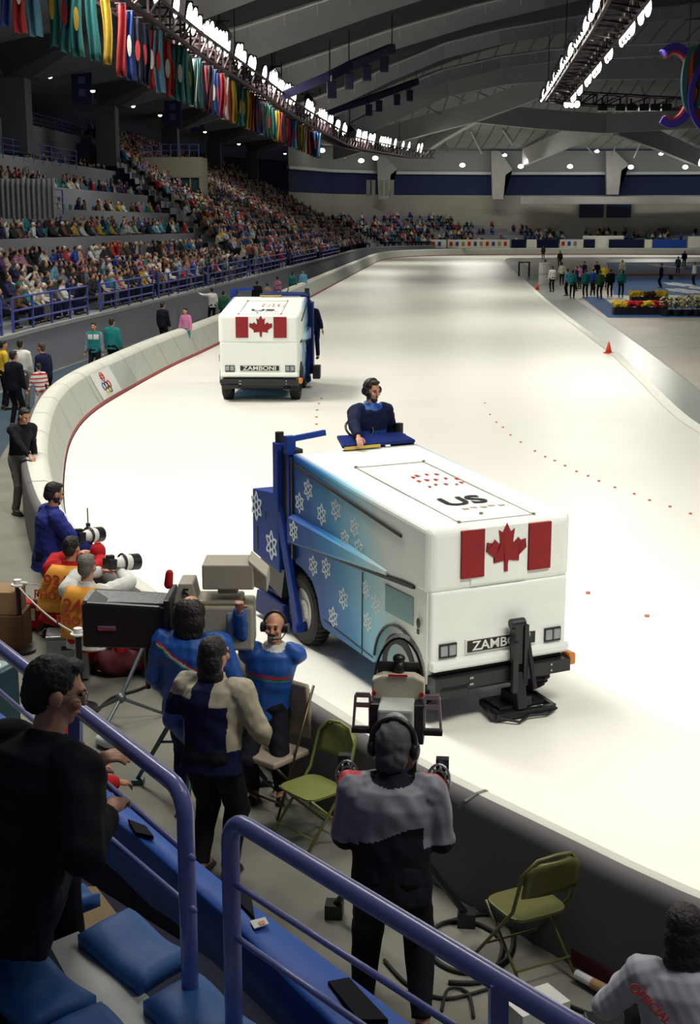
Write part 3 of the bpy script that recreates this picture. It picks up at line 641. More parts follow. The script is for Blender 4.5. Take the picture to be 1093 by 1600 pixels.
def resurfacer(loc, rz, label, scale=None, near=True):
    root = empty('ice_resurfacer', loc, rz, label, 'ice resurfacer', scale=scale)
    PF, PW = M('paint_fade'), M('paint_white')
    # upper tank and hood
    loftbox([(0, -.74, .74, 1.30, 1.86), (.06, -.785, .785, 1.29, 1.90), (.5, -.787, .787, 1.30, 1.935), (1.4, -.787, .787, 1.22, 2.0), (3.06, -.787, .787, 1.12, 2.14)], PF, 'snow_tank', root, .045, 3)
    # lower body with wheel arches (side profile pushed through the width)
    pf = [(.05, .60), (.05, 1.31), (3.03, 1.31), (3.03, .9)]
    for k in range(8): t = R(85+k*85/7*1.0); pf.append((2.87-.49*cos(R(90-(k*85/7)))*1.0, .40+.49*sin(R(90-(k*85/7)))))
    pf += [(2.36, .40), (2.30, .35), (1.12, .31), (1.08, .36)]
    for k in range(11): t = R(8+k*164/10); pf.append((.58+.50*cos(t), .33+.49*sin(t)))
    pf += [(.05, .42)]
    bm = B(); prism(bm, [(-.765, y, z) for y, z in pf], (1.53, 0, 0)); bmesh.ops.recalc_face_normals(bm, faces=bm.faces); fin('body', bm, PF, root)
    bm = B(); box(bm, (0, 1.8, .8), (1.2, 2.0, .9)); box(bm, (0, .6, .42), (.9, 1.1, .25)); fin('chassis', bm, M('dark_metal'), root)
    # front apron (white) with lip
    loftbox([(.0, -.75, .75, .62, 1.30), (.25, -.77, .77, .58, 1.32)], PW, 'front_panel', root, .03)
    bm = B(); box(bm, (0, -.015, .60), (1.52, .10, .10)); fin('front_lip', bm, PW, root, bevel=.03)
    # overlays: recessed seam lines (painted dark grooves)
    bm = B()
    def gl(y0, z0, y1, z1, w_=.022, x=-.79): bar(bm, (x, y0, z0), (x, y1, z1), w_, w_)
    for sx in (-.788, .788):
        gl(2.95, 2.02, .50, 1.74, .03, sx); gl(3.0, 1.14, .26, 1.30, .03, sx)
        gl(1.36, 1.19, 1.37, .33, .012, -.767 if sx < 0 else .767); gl(2.28, .44, 1.12, .36, .012, -.767 if sx < 0 else .767)
        gl(3.03, 2.08, 3.03, .95, .035, sx)
    for k in range(14):
        t0 = R(8+k*164/14); t1 = R(8+(k+1)*164/14)
        for sx in (-.768, .768): bar(bm, (sx, .58+.51*cos(t0), .33+.50*sin(t0)), (sx, .58+.51*cos(t1), .33+.50*sin(t1)), .035, .02)
    fin('panel_seams', bm, M('plate_black'), root)
    # ridge on each side
    for sx in (-1, 1):
        bm = B(); a = sx*.785; b_ = sx*.86
        rr_ = [[(a, 3.02, 1.47), (b_, 3.02, 1.43), (b_, 3.02, 1.16), (a, 3.02, 1.12)], [(a, 1.6, 1.42), (sx*.83, 1.6, 1.37), (sx*.83, 1.6, 1.26), (a, 1.6, 1.22)], [(a, .80, 1.34), (sx*.80, .80, 1.33), (sx*.80, .80, 1.29), (a, .80, 1.28)]]
        ringloft(bm, rr_); bmesh.ops.recalc_face_normals(bm, faces=bm.faces); fin('side_ridge', bm, PF, root, bevel=.01)
    # side grille panel
    bm = B(); box(bm, (-.768, .58, 1.05), (.012, .56, .27)); fin('side_grille', bm, mat('grille', (.22, .36, .38), .7, var=.25, scale=60), root)
    # flakes
    fl = [(-2.62, 1.81, 1), (-2.85, 1.62, 1), (-2.28, 1.60, 1), (-1.93, 1.72, 1), (-1.50, 1.62, 0), (-1.72, 1.45, 0), (-1.40, 1.42, 0), (-2.86, 1.31, 2), (-2.55, .98, 3), (-2.22, 1.03, 3), (-2.05, .53, 3), (-1.80, .80, 3), (-1.28, 1.03, 4), (-1.06, .93, 4), (-1.24, .70, 4)]
    for (u, z, k) in fl:
        x = {0: -.789, 1: -.789, 2: -.858, 3: -.766, 4: -.766}[k]
        for sgn in ((1, -1) if near else (-1,)):
            bm = B(); snowflake(bm, -u, z, .115 if k in (1, 2, 3) else .10, x*sgn); fin('snowflake_decal', bm, M('decal_white' if k in (1, 2, 3) else 'decal_pale'), root)

    # flag on the tank front
    bm = B(); box(bm, (-.03, -.004, 1.60), (.62, .02, .54)); fin('flag_field', bm, PW, root, bevel=.01)
    bm = B()
    for x0, x1 in ((-.448, -.205), (.285, .53)): box(bm, ((x0+x1)/2, -.012, 1.632), (x1-x0, .03, .45))
    maple(bm, .036, 1.46, .43, -.016); fin('flag_mark', bm, M('flag_red'), root)
    # lid on the hood with the printed marks
    def zt(y): return 1.935+(y-.5)*(.205/2.56)+.004 if y > .5 else 1.90+.035*(y-.06)/.44+.004
    bm = B(); pts = [(-.40, .12), (.42, .12), (.42, 2.25), (-.40, 2.25)]
    for (x0, y0), (x1, y1) in zip(pts, pts[1:]+pts[:1]): bar(bm, (x0, y0, zt(y0)), (x1, y1, zt(y1)), .01, .008)
    fin('lid_seam', bm, mat('seam_grey', (.45, .43, .38), .6), root)
    bm = B()
    for x, y in ((-.40, .12), (.42, .12), (.42, 2.25), (-.40, 2.25), (-.05, .3)): cyl(bm, (x, y, zt(y)-.01), (x, y, zt(y)+.015), .018, n=10)
    fin('lid_fastener', bm, mat('fast', (.25, .2, .15), .5), root)
    sl_ = math.atan(.205/2.56)
    text('lid_letters', 'US', .36, M('plate_black'), root, (.02, .74, zt(.74)+.004), (sl_, 0, 0), sx=1.15)
    bm = B()
    for k in range(5): box(bm, (-.10+.10*k, .50+.02*(k % 2), zt(.5)+.001), (.06, .05, .004))
    fin('lid_print', bm, mat('print_tan', (.5, .45, .35), .6), root)
    bm = B()
    for k in range(14):
        x = -.02+.10*(k % 5)+rnd.uniform(-.02, .02); y = 1.35+.19*(k//5)+rnd.uniform(-.04, .04); r_ = rnd.uniform(.012, .03)
        for j in range(3): bar(bm, (x-r_*cos(j*pi/3), y-r_*sin(j*pi/3)*1.7, zt(y)), (x+r_*cos(j*pi/3), y+r_*sin(j*pi/3)*1.7, zt(y)), .012, .006)
    fin('lid_pattern', bm, mat('print_red', (.62, .10, .04), .6), root)
    # lamps and name plate
    for x in (-.572, .590):
        bm = B(); box(bm, (x, -.002, .735), (.185, .03, .135)); h_ = fin('headlamp', bm, M('plate_black'), root)
        bm = B(); box(bm, (x-.045, -.018, .735), (.075, .02, .10)); box(bm, (x+.045, -.018, .735), (.075, .02, .10)); fin('headlamp_glass', bm, M('lens_grey'), h_, bevel=.01)
    bm = B(); box(bm, (.005, -.004, .745), (.78, .03, .135)); pl = fin('name_plate', bm, M('letter_white'), root)
    bm = B(); box(bm, (.005, -.012, .745), (.75, .03, .11)); fin('plate_field', bm, M('plate_black'), pl)
    text('plate_letters', 'ZAMBONI', .125, M('letter_white'), pl, (.005, -.028, .742), (pi/2, 0, 0), sx=1.15)
    # black emblem on the side, near the front
    bm = B(); ell(bm, (-.79, .17, .98), (.006, .035, .05)); box(bm, (-.79, .17, .9), (.006, .04, .05)); fin('side_emblem', bm, M('plate_black'), root)
    # bumper, amber lamps
    bm = B(); box(bm, (0, -.02, .435), (1.50, .16, .13)); box(bm, (0, .1, .50), (1.4, .2, .06)); box(bm, (-.55, .0, .36), (.3, .2, .12))
    for x in (-.38, -.36, .52): 
        for z in (.47, .41): cyl(bm, (x, -.10, z), (x, -.115, z), .014, n=8, mi=1)
    fin('bumper', bm, [M('black_plastic'), M('metal')], root, bevel=.012)
    for sx in (1,):
        bm = B(); box(bm, (sx*.79, -.01, .475), (.08, .14, .12)); fin('side_lamp', bm, M('amber'), root, bevel=.02)
    # front edging arm with brush frame
    bm = B(); box(bm, (.12, -.10, .74), (.09, .10, .40)); box(bm, (.20, -.12, .62), (.05, .08, .6)); box(bm, (.07, -.16, .52), (.06, .05, .5)); bar(bm, (.15, -.1, .45), (.15, -.16, .1), .10, .08); bar(bm, (.22, -.1, .9), (.26, -.22, .3), .04, .04); cyl(bm, (.05, -.1, .93), (.2, -.1, .93), .05, n=14)
    if near: fin('edger_arm', bm, M('black_plastic'), root, bevel=.008)
    else: bm.free()
    bm = B(); a = [(-.13, -.16, .06), (.52, -.17, .06), (.52, .18, .08), (-.05, .22, .08)]
    for p, q in zip(a, a[1:]+a[:1]): bar(bm, p, q, .055, .06)
    box(bm, (.2, .03, .10), (.5, .28, .04)); box(bm, (.2, .0, .16), (.16, .3, .10)); tube(bm, [(-.1, -.18, .05), (.05, -.3, .03), (.2, -.22, .04), (.4, -.24, .03), (.55, -.18, .05)], .015, 6)
    if near: fin('edger_frame', bm, M('black_plastic'), root, bevel=.006)
    else: bm.free()
    for (x, y, sd) in ((-.665, .58, -1), (.665, .58, 1), (-.66, 2.87, -1), (.66, 2.87, 1)): wheel(root, x, y, .40, .2, sd)
    # rear: lift mast, conditioner box, arms, dash
    NB, BL = M('paint_navy'), M('paint_blue')
    bm = B(); box(bm, (-.70, 3.24, 1.55), (.12, .34, 1.25)); box(bm, (.70, 3.24, 1.55), (.12, .34, 1.25)); box(bm, (0, 3.12, 1.5), (1.45, .08, 1.1)); fin('rear_bulkhead', bm, M('dark_metal'), root, bevel=.01)
    for sx in (-1, 1):
        bm = B(); bar(bm, (sx*.76, 3.45, 2.20), (sx*.76, 3.45, 1.42), .12, .14); bar(bm, (sx*.77, 3.45, 1.46), (sx*.80, 2.86, .20), .06, .15); bar(bm, (sx*.76, 3.14, 2.1), (sx*.76, 3.14, 1.1), .08, .08); cyl(bm, (sx*.70, 2.86, .2), (sx*.86, 2.86, .2), .06, n=12)
        fin('lift_arm', bm, BL, root, bevel=.01)
        bm = B(); cyl(bm, (sx*.76, 3.45, 2.2), (sx*.76, 3.45, 2.32), .05, n=10); fin('mast_cap', bm, M('dark_metal'), root)
    bm = B(); prism(bm, [(-.80, 3.42, 1.62), (-.80, 4.18, 1.55), (-.80, 4.20, .78), (-.80, 3.40, .70)], (.42, 0, 0)); bmesh.ops.recalc_face_normals(bm, faces=bm.faces); cb = fin('rear_box', bm, BL, root, bevel=.012)
    for y_, z_ in ((4.06, 1.36), (3.62, .98)): bm = B(); snowflake(bm, y_, z_, .17, -.803); fin('snowflake_decal', bm, M('decal_white'), cb)
    for c_, s_ in (((-.803, 4.05, .98), (.006, .03, .28)), ((-.803, 3.8, 1.3), (.006, .03, .1)), ((-.6, 3.8, 1.605), (.12, .16, .04))): bm = B(); box(bm, c_, s_); fin('box_latch', bm, M('plate_black'), cb)
    bm = B(); prism(bm, [(-.78, 3.3, .75), (-.78, 4.0, .75), (-.78, 4.1, .55), (-.78, 3.4, .40)], (1.5, 0, 0)); fin('conveyor', bm, M('dark_metal'), root)
    bm = B(); prism(bm, [(-.80, 3.3, .34), (-.80, 4.1, .34), (-.80, 4.2, .06), (-.80, 3.35, .05)], (1.6, 0, 0)); bmesh.ops.recalc_face_normals(bm, faces=bm.faces); box(bm, (0, 3.75, .40), (1.5, .6, .06)); fin('conditioner', bm, NB, root, bevel=.02)
    bm = B(); bar(bm, (-.80, 3.12, 2.28), (-.35, 3.12, 2.33), .05, .06); box(bm, (-.78, 3.12, 2.22), (.10, .10, .20)); fin('hood_hinge_bar', bm, BL, root)
    # operator station
    bm = B(); prism(bm, [(-.22, 2.95, 2.16), (.72, 2.98, 2.16), (.80, 3.25, 2.13), (.72, 3.34, 2.2), (-.12, 3.30, 2.22)], (0, 0, .035)); bmesh.ops.recalc_face_normals(bm, faces=bm.faces); d_ = fin('dashboard', bm, NB, root, bevel=.01)
    bm = B(); bar(bm, (-.2, 2.93, 2.165), (.25, 2.945, 2.165), .02, .03); fin('dash_trim', bm, mat('trim_yellow', (.6, .42, .05), .5), d_)
    bm = B(); tube(bm, [(.2+.17*cos(t), 3.36+.17*sin(t)*.7, 2.30+.10*sin(t)) for t in np.arange(0, 2*pi, pi/10)], .014, 6, closed=True); cap(bm, (.2, 3.36, 2.3), .02, (.2, 3.3, 2.1), .02); fin('steering_wheel', bm, M('black_plastic'), root, smooth=True)
    bm = B(); box(bm, (.25, 3.62, 1.0), (1.0, .75, .08)); box(bm, (.25, 3.2, 1.5), (1.0, .1, 1.0)); fin('driver_platform', bm, M('dark_metal'), root)
    bm = B(); box(bm, (.35, 3.95, 1.5), (.7, .1, .45)); box(bm, (.35, 3.85, 1.3), (.6, .3, .1)); fin('driver_seat', bm, M('black_plastic'), root, bevel=.03)
    if not near:
        bm = B(); box(bm, (.84, 3.35, 1.15), (.12, .6, 1.7)); fin('side_mast', bm, NB, root, bevel=.01); bm = B(); box(bm, (.98, 3.0, .36), (.16, .5, .3)); fin('side_blade', bm, M('black_plastic'), root, bevel=.02)
    return root
ZR = resurfacer((1.415, 12.164, 0), R(26.22), 'nearer white and blue ice resurfacer with red maple leaf, snowflakes and bearded driver')
zl = P(403, 628, 0)
ZF = resurfacer((zl.x+.05, zl.y, 0), R(-1.5), 'farther white ice resurfacer driving toward us along the curved rink boards', scale=(1.36, 1.15, 1.2), near=False)
# ------------------------------------------------------------------ people
def ik(a, b, l1, l2, hint):
    a = Vector(a); b = Vector(b); d = b-a; L = d.length
    if L > (l1+l2)*.995: b = a+d.normalized()*(l1+l2)*.995; d = b-a; L = d.length
    dn = d.normalized(); x = (l1*l1-l2*l2+L*L)/(2*L); h = math.sqrt(max(0, l1*l1-x*x)); hv = Vector(hint); hv = (hv-dn*hv.dot(dn)).normalized()
    return a+dn*x+hv*h, b
def person(loc, yaw, label, group=None, h=1.78, pelvis=.96, py=0, lean=4, side_lean=0, hands=None, hints=None, feet=None, knees=None, head_yaw=0, head_pitch=0, neck_lean=None,
           jacket='cloth_navy', jfun=None, jmats=(), trousers='cloth_black', hair='hair_dark', hairstyle='short', beard=None, cap_=None, detail=2, girth=1.0, hem=.0, fingers=True, bag=None, smile=False, shoes='shoe', extra=None, legs=True, sleeves=None):
    """local frame: +Y is where the person faces; loc = point on the floor under the pelvis"""
    k = h/1.78; vox = {2: .011, 1: .017, 0: .03}[detail]
    e = empty('person', loc, yaw, label, 'person', group)
    lr = R(lean); ll = R(side_lean); up = V3(sin(ll), sin(lr), cos(lr)).normalized(); pel = V3(0, py, pelvis)
    nb = pel+up*.53*k; sh = pel+up*.455*k; ch = pel+up*.33*k
    nl = R(lean*.5 if neck_lean is None else neck_lean); nu = V3(sin(ll)*.5, sin(nl), cos(nl)).normalized()
    hc = nb+nu*.165*k+V3(0, .015, 0)
    hrot = Matrix.Rotation(R(head_yaw), 3, 'Z') @ Matrix.Rotation(R(-head_pitch), 3, 'X')     # head_pitch > 0 looks down
    shl = [sh+V3(s*.185*k*(.5+.5*girth), 0, 0) for s in (-1, 1)]; hip = [pel+V3(s*.095*k, 0, -.04) for s in (-1, 1)]
    hands = hands or [(-.27, .10, pelvis-.12), (.27, .10, pelvis-.12)]; hints = hints or [(-.6, -1, -.2), (.6, -1, -.2)]
    feet = feet or [(-.11, 0, .08), (.11, 0, .08)]; knees = knees or [(-.1, 1, 0), (.1, 1, 0)]
    arms = []; lg = []
    for i in range(2):
        el, ha = ik(shl[i], hands[i], .29*k, .27*k, hints[i]); arms.append((shl[i], el, ha))
        kn, an = ik(hip[i], feet[i], .44*k, .44*k, knees[i]); lg.append((hip[i], kn, an))
    # --- body (skin): one continuous surface
    bm = B()
    def he(c, r, n=16): ell(bm, hc+hrot @ (Vector(c)*k), Vector(r)*k, hrot, u=n, v=10)
    he((0, -.008, .02), (.076, .095, .098)); he((0, .022, -.05), (.058, .068, .068)); he((0, .062, -.093), (.027, .026, .022)); he((0, .083, .022), (.05, .018, .016))
    he((0, .099, -.018), (.012, .018, .026)); he((0, .108, -.032), (.016, .013, .012)); he((-.04, .072, -.028), (.024, .022, .024)); he((.04, .072, -.028), (.024, .022, .024)); he((0, .088, -.066), (.024, .013, .011))
    for s in (-1, 1): he((s*.08, -.004, -.01), (.012, .022, .033))
    cap(bm, nb-nu*.05, .062*k, hc-nu*.05*k, .056*k); cap(bm, shl[0]+V3(.05, 0, 0), .055*k, shl[1]-V3(.05, 0, 0), .055*k); cap(bm, nb-up*.04, .075*k, nb+nu*.02, .06*k)
    ell(bm, ch, (.13*k*girth, .085*k, .16*k)); cap(bm, pel, .09*k, ch, .085*k)
    for i, (a, b, c) in enumerate(arms):
        s = -1 if i == 0 else 1
        cap(bm, a, .05*k, b, .038*k); cap(bm, b, .04*k, c, .026*k); d = (c-b).normalized(); x, y = frame(d)
        sidev = V3(-s, 0, .1); sidev = (sidev-d*sidev.dot(d)).normalized(); nrm = d.cross(sidev).normalized()
        pm = c+d*.05*k
        if fingers and detail >= 1:
            rot = Matrix((sidev, d, nrm)).transposed(); ell(bm, pm, (.040*k, .052*k, .019*k), rot)
            for j, (o_, L) in enumerate(((-.029, .062), (-.010, .075), (.010, .070), (.029, .055))):
                p0 = pm+d*.035*k-sidev*o_*k*-1; p1 = p0+(d*.85+nrm*.35*(-s)).normalized()*L*.55*k; p2 = p1+(d*.3+nrm*.9*(-s)).normalized()*L*.55*k
                cap(bm, p0, .0095*k, p1, .009*k, n=8); cap(bm, p1, .009*k, p2, .0078*k, n=8)
            t0 = pm-d*.02*k+sidev*.03*k; t1 = t0+(sidev*.75+d*.6+nrm*.3*(-s)).normalized()*.036*k; t2 = t1+(d*.85+nrm*.5*(-s)).normalized()*.03*k
            cap(bm, t0, .013*k, t1, .011*k, n=8); cap(bm, t1, .011*k, t2, .009*k, n=8)
        else: ell(bm, pm+d*.02, (.035*k, .035*k, .05*k)); cap(bm, pm, .02, pm+d*.09*k+V3(0, 0, -.02), .014)
    if legs:
        for (a, b, c) in lg: cap(bm, a, .085*k, b, .055*k); cap(bm, b, .055*k, c, .04*k); cap(bm, c, .04*k, c+V3(0, .12, -.03), .03)
    me = remesh(bm, {2: .0075, 1: .013, 0: .022}[detail], 2); body = link('body', me, M('skin'), e)
    # eyes and mouth sit in the face
    for s in (-1, 1):
        bm = B(); ell(bm, hc+hrot @ (V3(s*.030, .087, .003)*k), V3(.013, .008, .0075)*k, hrot, u=8, v=6); fin('eye', bm, M('eye'), e, smooth=True)
        bm = B(); ell(bm, hc+hrot @ (V3(s*.031, .094, .026)*k), V3(.020, .007, .005)*k, hrot, u=8, v=6); fin('eyebrow', bm, M('eye'), e, smooth=True)
    bm = B(); ell(bm, hc+hrot @ (V3(0, .099, -.068)*k), V3(.026 if smile else .02, .006, .008 if smile else .005)*k, hrot, u=8, v=6); fin('mouth', bm, M('letter_white') if smile else M('lips'), e, smooth=True)
    # --- jacket
    bm = B(); g = girth
    def eliptube(pts): ringloft(bm, [[p+V3(rx*cos(t), 0, 0)+(V3(0, 1, 0)*cos(lr)-V3(0, 0, 1)*sin(lr))*ry*sin(t) for t in [2*pi*q/18 for q in range(18)]] for p, rx, ry in pts])
    eliptube([(pel-up*(.10+hem)*k, .185*k*g, .135*k*g), (pel+up*.06*k, .175*k*g, .125*k*g), (pel+up*.22*k, .175*k*g, .125*k*g), (ch+up*.04*k, .20*k*g, .138*k*g), (sh+up*.01, .17*k*g, .12*k*g), (nb-up*.0*k, .085*k, .085*k), (nb+nu*.035*k, .075*k, .075*k)])
    for i, (a, b, c) in enumerate(arms):
        d = (c-b).normalized(); cap(bm, a, .082*k*g, b, .064*k*g); cap(bm, b, .064*k*g, c-d*.02*k, .048*k*g, round_=False); ell(bm, b, (.066*k*g,)*3); cap(bm, shl[i]+(nb-shl[i])*.25, .085*k, shl[i], .085*k*g)
    me = remesh(bm, vox, 3, .010 if detail else .006, 7, len(label)); jm = [M(jacket)]+[M(x) for x in jmats]
    o = link('jacket', me, jm, e)
    if jfun:
        ctx = dict(up=up, pel=pel, nb=nb, sh=sh, arms=arms, k=k, hc=hc, hrot=hrot, nu=nu)
        for f in me.polygons: f.material_index = jfun(f.center, ctx)
    # --- trousers, shoes
    if legs:
        bm = B(); cap(bm, pel-V3(.04, 0, 0), .135*k*g, pel+V3(.04, 0, 0), .135*k*g)
        for i, (a, b, c) in enumerate(lg):
            cap(bm, a, .098*k*g, b, .074*k*g); d = (c-b).normalized(); cap(bm, b, .074*k*g, c-d*.01, .062*k, round_=False); ell(bm, b, (.076*k*g,)*3)
        me = remesh(bm, vox*1.15, 3, .008, 6, 3); link('trousers', me, M(trousers), e)
        for i, (a, b, c) in enumerate(lg):
            bm = B(); f = V3(knees[i][0]*.5, abs(knees[i][1]), 0).normalized(); cap(bm, c-f*.035+V3(0, 0, -.03), .042*k, c+f*.14*k+V3(0, 0, -.045), .036*k); box(bm, c+f*.055+V3(0, 0, -.07), (.075, .27*k, .02)); link('shoe', remesh(bm, .016, 1), M(shoes), e)
    # --- hair
    def hk(mn, shapes, nm='hair', vx=.009, dn=.0035):
        bm = B()
        for c, r in shapes: ell(bm, hc+hrot @ (Vector(c)*k), Vector(r)*k, hrot)
        return link(nm, remesh(bm, vx if detail == 2 else .014, 1, dn, 45), M(mn), e)
    HS = dict(short=[((0, -.02, .035), (.084, .096, .094)), ((0, -.055, -.02), (.072, .06, .07)), ((0, .05, .098), (.055, .035, .022))],
              long=[((0, -.025, .035), (.098, .104, .10)), ((0, -.055, -.05), (.108, .075, .12)), ((0, -.05, -.14), (.11, .075, .08))],
              bushy=[((0, -.03, .02), (.125, .105, .105)), ((0, -.05, -.06), (.14, .09, .12)), ((0, -.05, -.15), (.12, .08, .08))],
              bald=[((0, -.06, -.015), (.080, .055, .06)), ((.062, -.02, -.01), (.026, .055, .04)), ((-.062, -.02, -.01), (.026, .055, .04))])
    if hairstyle: hk(hair, HS[hairstyle])
    if hairstyle == 'bushy':      # bald crown showing through
        bm = B(); ell(bm, hc+hrot @ (V3(0, -.015, .105)*k), V3(.052, .058, .026)*k, hrot); fin('bald_crown', bm, M('skin'), e, smooth=True)
    if beard == 'full': hk(beard_m, [((0, .062, -.098), (.042, .032, .030)), ((.05, .018, -.06), (.018, .04, .042)), ((-.05, .018, -.06), (.018, .04, .042)), ((0, .100, -.052), (.026, .010, .006))], 'beard')
    if beard == 'moustache': hk('hair_dark', [((.014, .106, -.050), (.024, .012, .010)), ((-.014, .106, -.050), (.024, .012, .010))], 'moustache', .006, .002)
    if cap_ == 'headphones':
        bm = B(); tube(bm, [hc+hrot @ (V3(.096*cos(t), -.005, .01+.118*sin(t))*k) for t in np.arange(0, pi+.01, pi/12)], .011*k, 8)
        for s in (-1, 1): cyl(bm, hc+hrot @ (V3(s*.078, 0, -.005)*k), hc+hrot @ (V3(s*.115, 0, -.005)*k), .042*k, n=16)
        fin('headphones', bm, M('black_plastic'), e, smooth=False)
    if cap_ == 'hood':
        bm = B(); ell(bm, hc+hrot @ (V3(0, -.02, .02)*k), V3(.108, .12, .125)*k, hrot); ell(bm, hc+hrot @ (V3(0, -.06, -.06)*k), V3(.09, .08, .09)*k, hrot); link('hat', remesh(bm, .012, 2, .006, 16), M('hat_grey'), e)
        bm = B(); tube(bm, [hc+hrot @ (V3(.122*cos(t), -.03, .02+.135*sin(t))*k) for t in np.arange(-.3, pi+.31, pi/12)], .016*k, 8)
        for s in (-1, 1): ell(bm, hc+hrot @ (V3(s*.118, -.01, -.02)*k), V3(.03, .05, .055)*k, hrot)
        fin('headset', bm, M('black_plastic'), e, smooth=True)
    if cap_ == 'toque': hk('cloth_white', [((0, -.01, .055), (.09, .10, .075))], 'hat')
    if extra: extra(e, dict(up=up, pel=pel, nb=nb, sh=sh, ch=ch, arms=arms, k=k, hc=hc, hrot=hrot, nu=nu, lg=lg))
    return e
beard_m = 'hair_dark'
mat('hat_grey', (.07, .07, .068), .85, var=.2, bump=.2); mat('jacket_grey', (.23, .22, .26), .55, var=.15, scale=9); mat('jacket_blue', (.012, .085, .36), .5, var=.15, scale=9); mat('jacket_beige', (.42, .37, .27), .75, var=.15, scale=9)
mat('sweater_blue', (.018, .03, .24), .9, var=.15, scale=20, bump=.3); mat('bib', (.78, .33, .03), .75, var=.12, scale=12); mat('bib_ink', (.45, .06, .02), .7); mat('stripe_red', (.5, .03, .05), .6); mat('stripe_green', (.05, .3, .12), .6); mat('white_cloth', (.68, .68, .64), .8)
def world_to_local(loc, yaw, p):
    d = Vector(p)-Vector(loc); return V3(d.x*cos(yaw)+d.y*sin(yaw), -d.x*sin(yaw)+d.y*cos(yaw), d.z)
def yaw_to(frm, to): return math.atan2(to[1]-frm[1], to[0]-frm[0])-pi/2
# --- drivers (standing at the rear of each machine)
def driver_jacket(c, x):
    t = (c-x['pel']).dot(x['up'])/x['k']; arm = min((c-(x['arms'][i][0].lerp(x['arms'][i][1], .5))).length for i in range(2))
    if (c-x['nb']).length < .125*x['k']: return 1
    return 1 if (t < .26 and abs(c.x) < .17*x['k']) else 0
zr_world = ZR.matrix_basis
def zw(v, y, z): return Matrix.Translation((1.415, 12.164, 0)) @ Matrix.Rotation(R(26.22), 4, 'Z') @ V3(v, y, z)
q = Q(577, 700, zw(.22, 3.62, 1).y); dl = V3(q.x, q.y, 0); floor_z = 1.04
loc = (dl.x, dl.y, floor_z)
hl = world_to_local(loc, R(180+28), P(560, 688, 2.24)); 
person(loc, R(180+28), 'bearded driver with headphones and blue and navy jacket standing behind the nearer ice resurfacer dashboard', h=1.86, lean=3, hands=[(-.26, .16, 1.02), (hl.x, hl.y, 2.26-floor_z)] if hl.x > 0 else [(hl.x, hl.y, 2.26-floor_z), (.28, .1, 1.0)],
       jacket='cloth_navy', jmats=['jacket_blue'], jfun=driver_jacket, trousers='cloth_navy', hair='hair_dark', beard='full', cap_='headphones', head_yaw=14, head_pitch=10, girth=1.08)
fz = ZF.location
person((P(484, 628).x, fz.y+4.35, .72), R(180-8), 'driver in dark blue leaning out beside the farther ice resurfacer', h=1.75, lean=14, side_lean=12, jacket='cloth_navy', trousers='cloth_navy', hair='hair_brown', detail=1, girth=1.05, fingers=False)
# --- camera crew and other people at the near boards
def blue_crew(c, x):
    t = (c-x['pel']).dot(x['up'])/x['k']; v = t-abs(c.x)*.55
    if c.y < .04 and abs(c.x) < .26:
        u = t+.9*abs(c.x+.05)*0
        w_ = t-.33+(c.x*.55)
        if 0 < w_ < .018: return 1
        if -.018 < w_ <= 0: return 2
        if -.035 < w_ <= -.018: return 3
    return 0
def at_head(px, py, z): return P(px, py, z)
a = at_head(297, 968, 1.62); locA = V3(a.x, a.y, 0); yA = R(-12)
person(locA, yA, 'man with bushy dark hair and bald crown in bright blue jacket seen from behind', h=1.80, lean=3, head_yaw=-15, jacket='jacket_blue', jmats=['stripe_red', 'white_cloth', 'stripe_green'], jfun=blue_crew, trousers='cloth_navy', hair='hair_dark', hairstyle='bushy',
       hands=[(-.26, .20, .93), (.24, .24, .98)], hints=[(-.8, -.8, -.6), (.8, -.8, -.6)], girth=1.32)
def baseball(c, x):
    for i in range(2):
        a, b, d_ = x['arms'][i]
        for p, q in ((a, b), (b, d_)):
            t = max(0, min(1, (c-p).dot(q-p)/(q-p).length_squared))
            if (c-(p+(q-p)*t)).length < .095 and (abs(c.x) > .135*x['k']): return 2 if (c-d_).length < .07 else 1
    return 0
def baseball(c, x):
    k = x['k']; t = (c-x['pel']).dot(x['up'])/k; i = 0 if c.x < 0 else 1; a, b, d_ = x['arms'][i]
    if (c-d_).length < .08: return 2
    on = abs(c.x) > .165*k and t > .05 or (c-b).length < .12 or (c-b.lerp(d_, .5)).length < .13
    if i == 1: return 1 if on or (t > .36 and c.x > .05) else 0
    return 1 if (t > .40 and c.x < -.10) else (2 if on and t < .25 else 0)
b_ = at_head(328, 1035, 1.62); locB = V3(b_.x, b_.y, 0)
def fist(e, x): pass
person(locB, R(-22), 'dark haired man in blue jacket with beige sleeves talking at the boards', h=1.80, lean=6, head_yaw=-20, jacket='cloth_navy', jmats=['jacket_beige', 'jacket_blue'], jfun=baseball, trousers='cloth_black', hair='hair_dark', hairstyle='long',
       hands=[(-.30, .22, .95), (.27, .28, 1.02)], hints=[(-.7, -.8, -.6), (.8, -.7, -.7)], girth=1.26, hem=.03)
def chest_stripe(c, x):
    t = (c-x['pel']).dot(x['up'])/x['k']
    if c.y > 0 and abs(c.x) < .22:
        if .29 < t < .315: return 1
        if .265 < t < .28: return 2
    if (c-x['nb']).length < .10*x['k'] : return 3
    return 0
h_ = at_head(418, 972, 1.50); locH = V3(h_.x-.02, h_.y+.02, 0); yH = yaw_to(locH, (-.9, 6, 0))
def headset_extra(e, x):
    bm = B(); tube(bm, [x['hc']+x['hrot'] @ V3(-.1, .02, -.03), x['hc']+x['hrot'] @ V3(-.075, .09, -.075), x['hc']+x['hrot'] @ V3(-.03, .125, -.075)], .005, 6); ell(bm, x['hc']+x['hrot'] @ V3(-.02, .128, -.075), (.012, .01, .01)); fin('microphone', bm, M('black_plastic'), e, smooth=True)
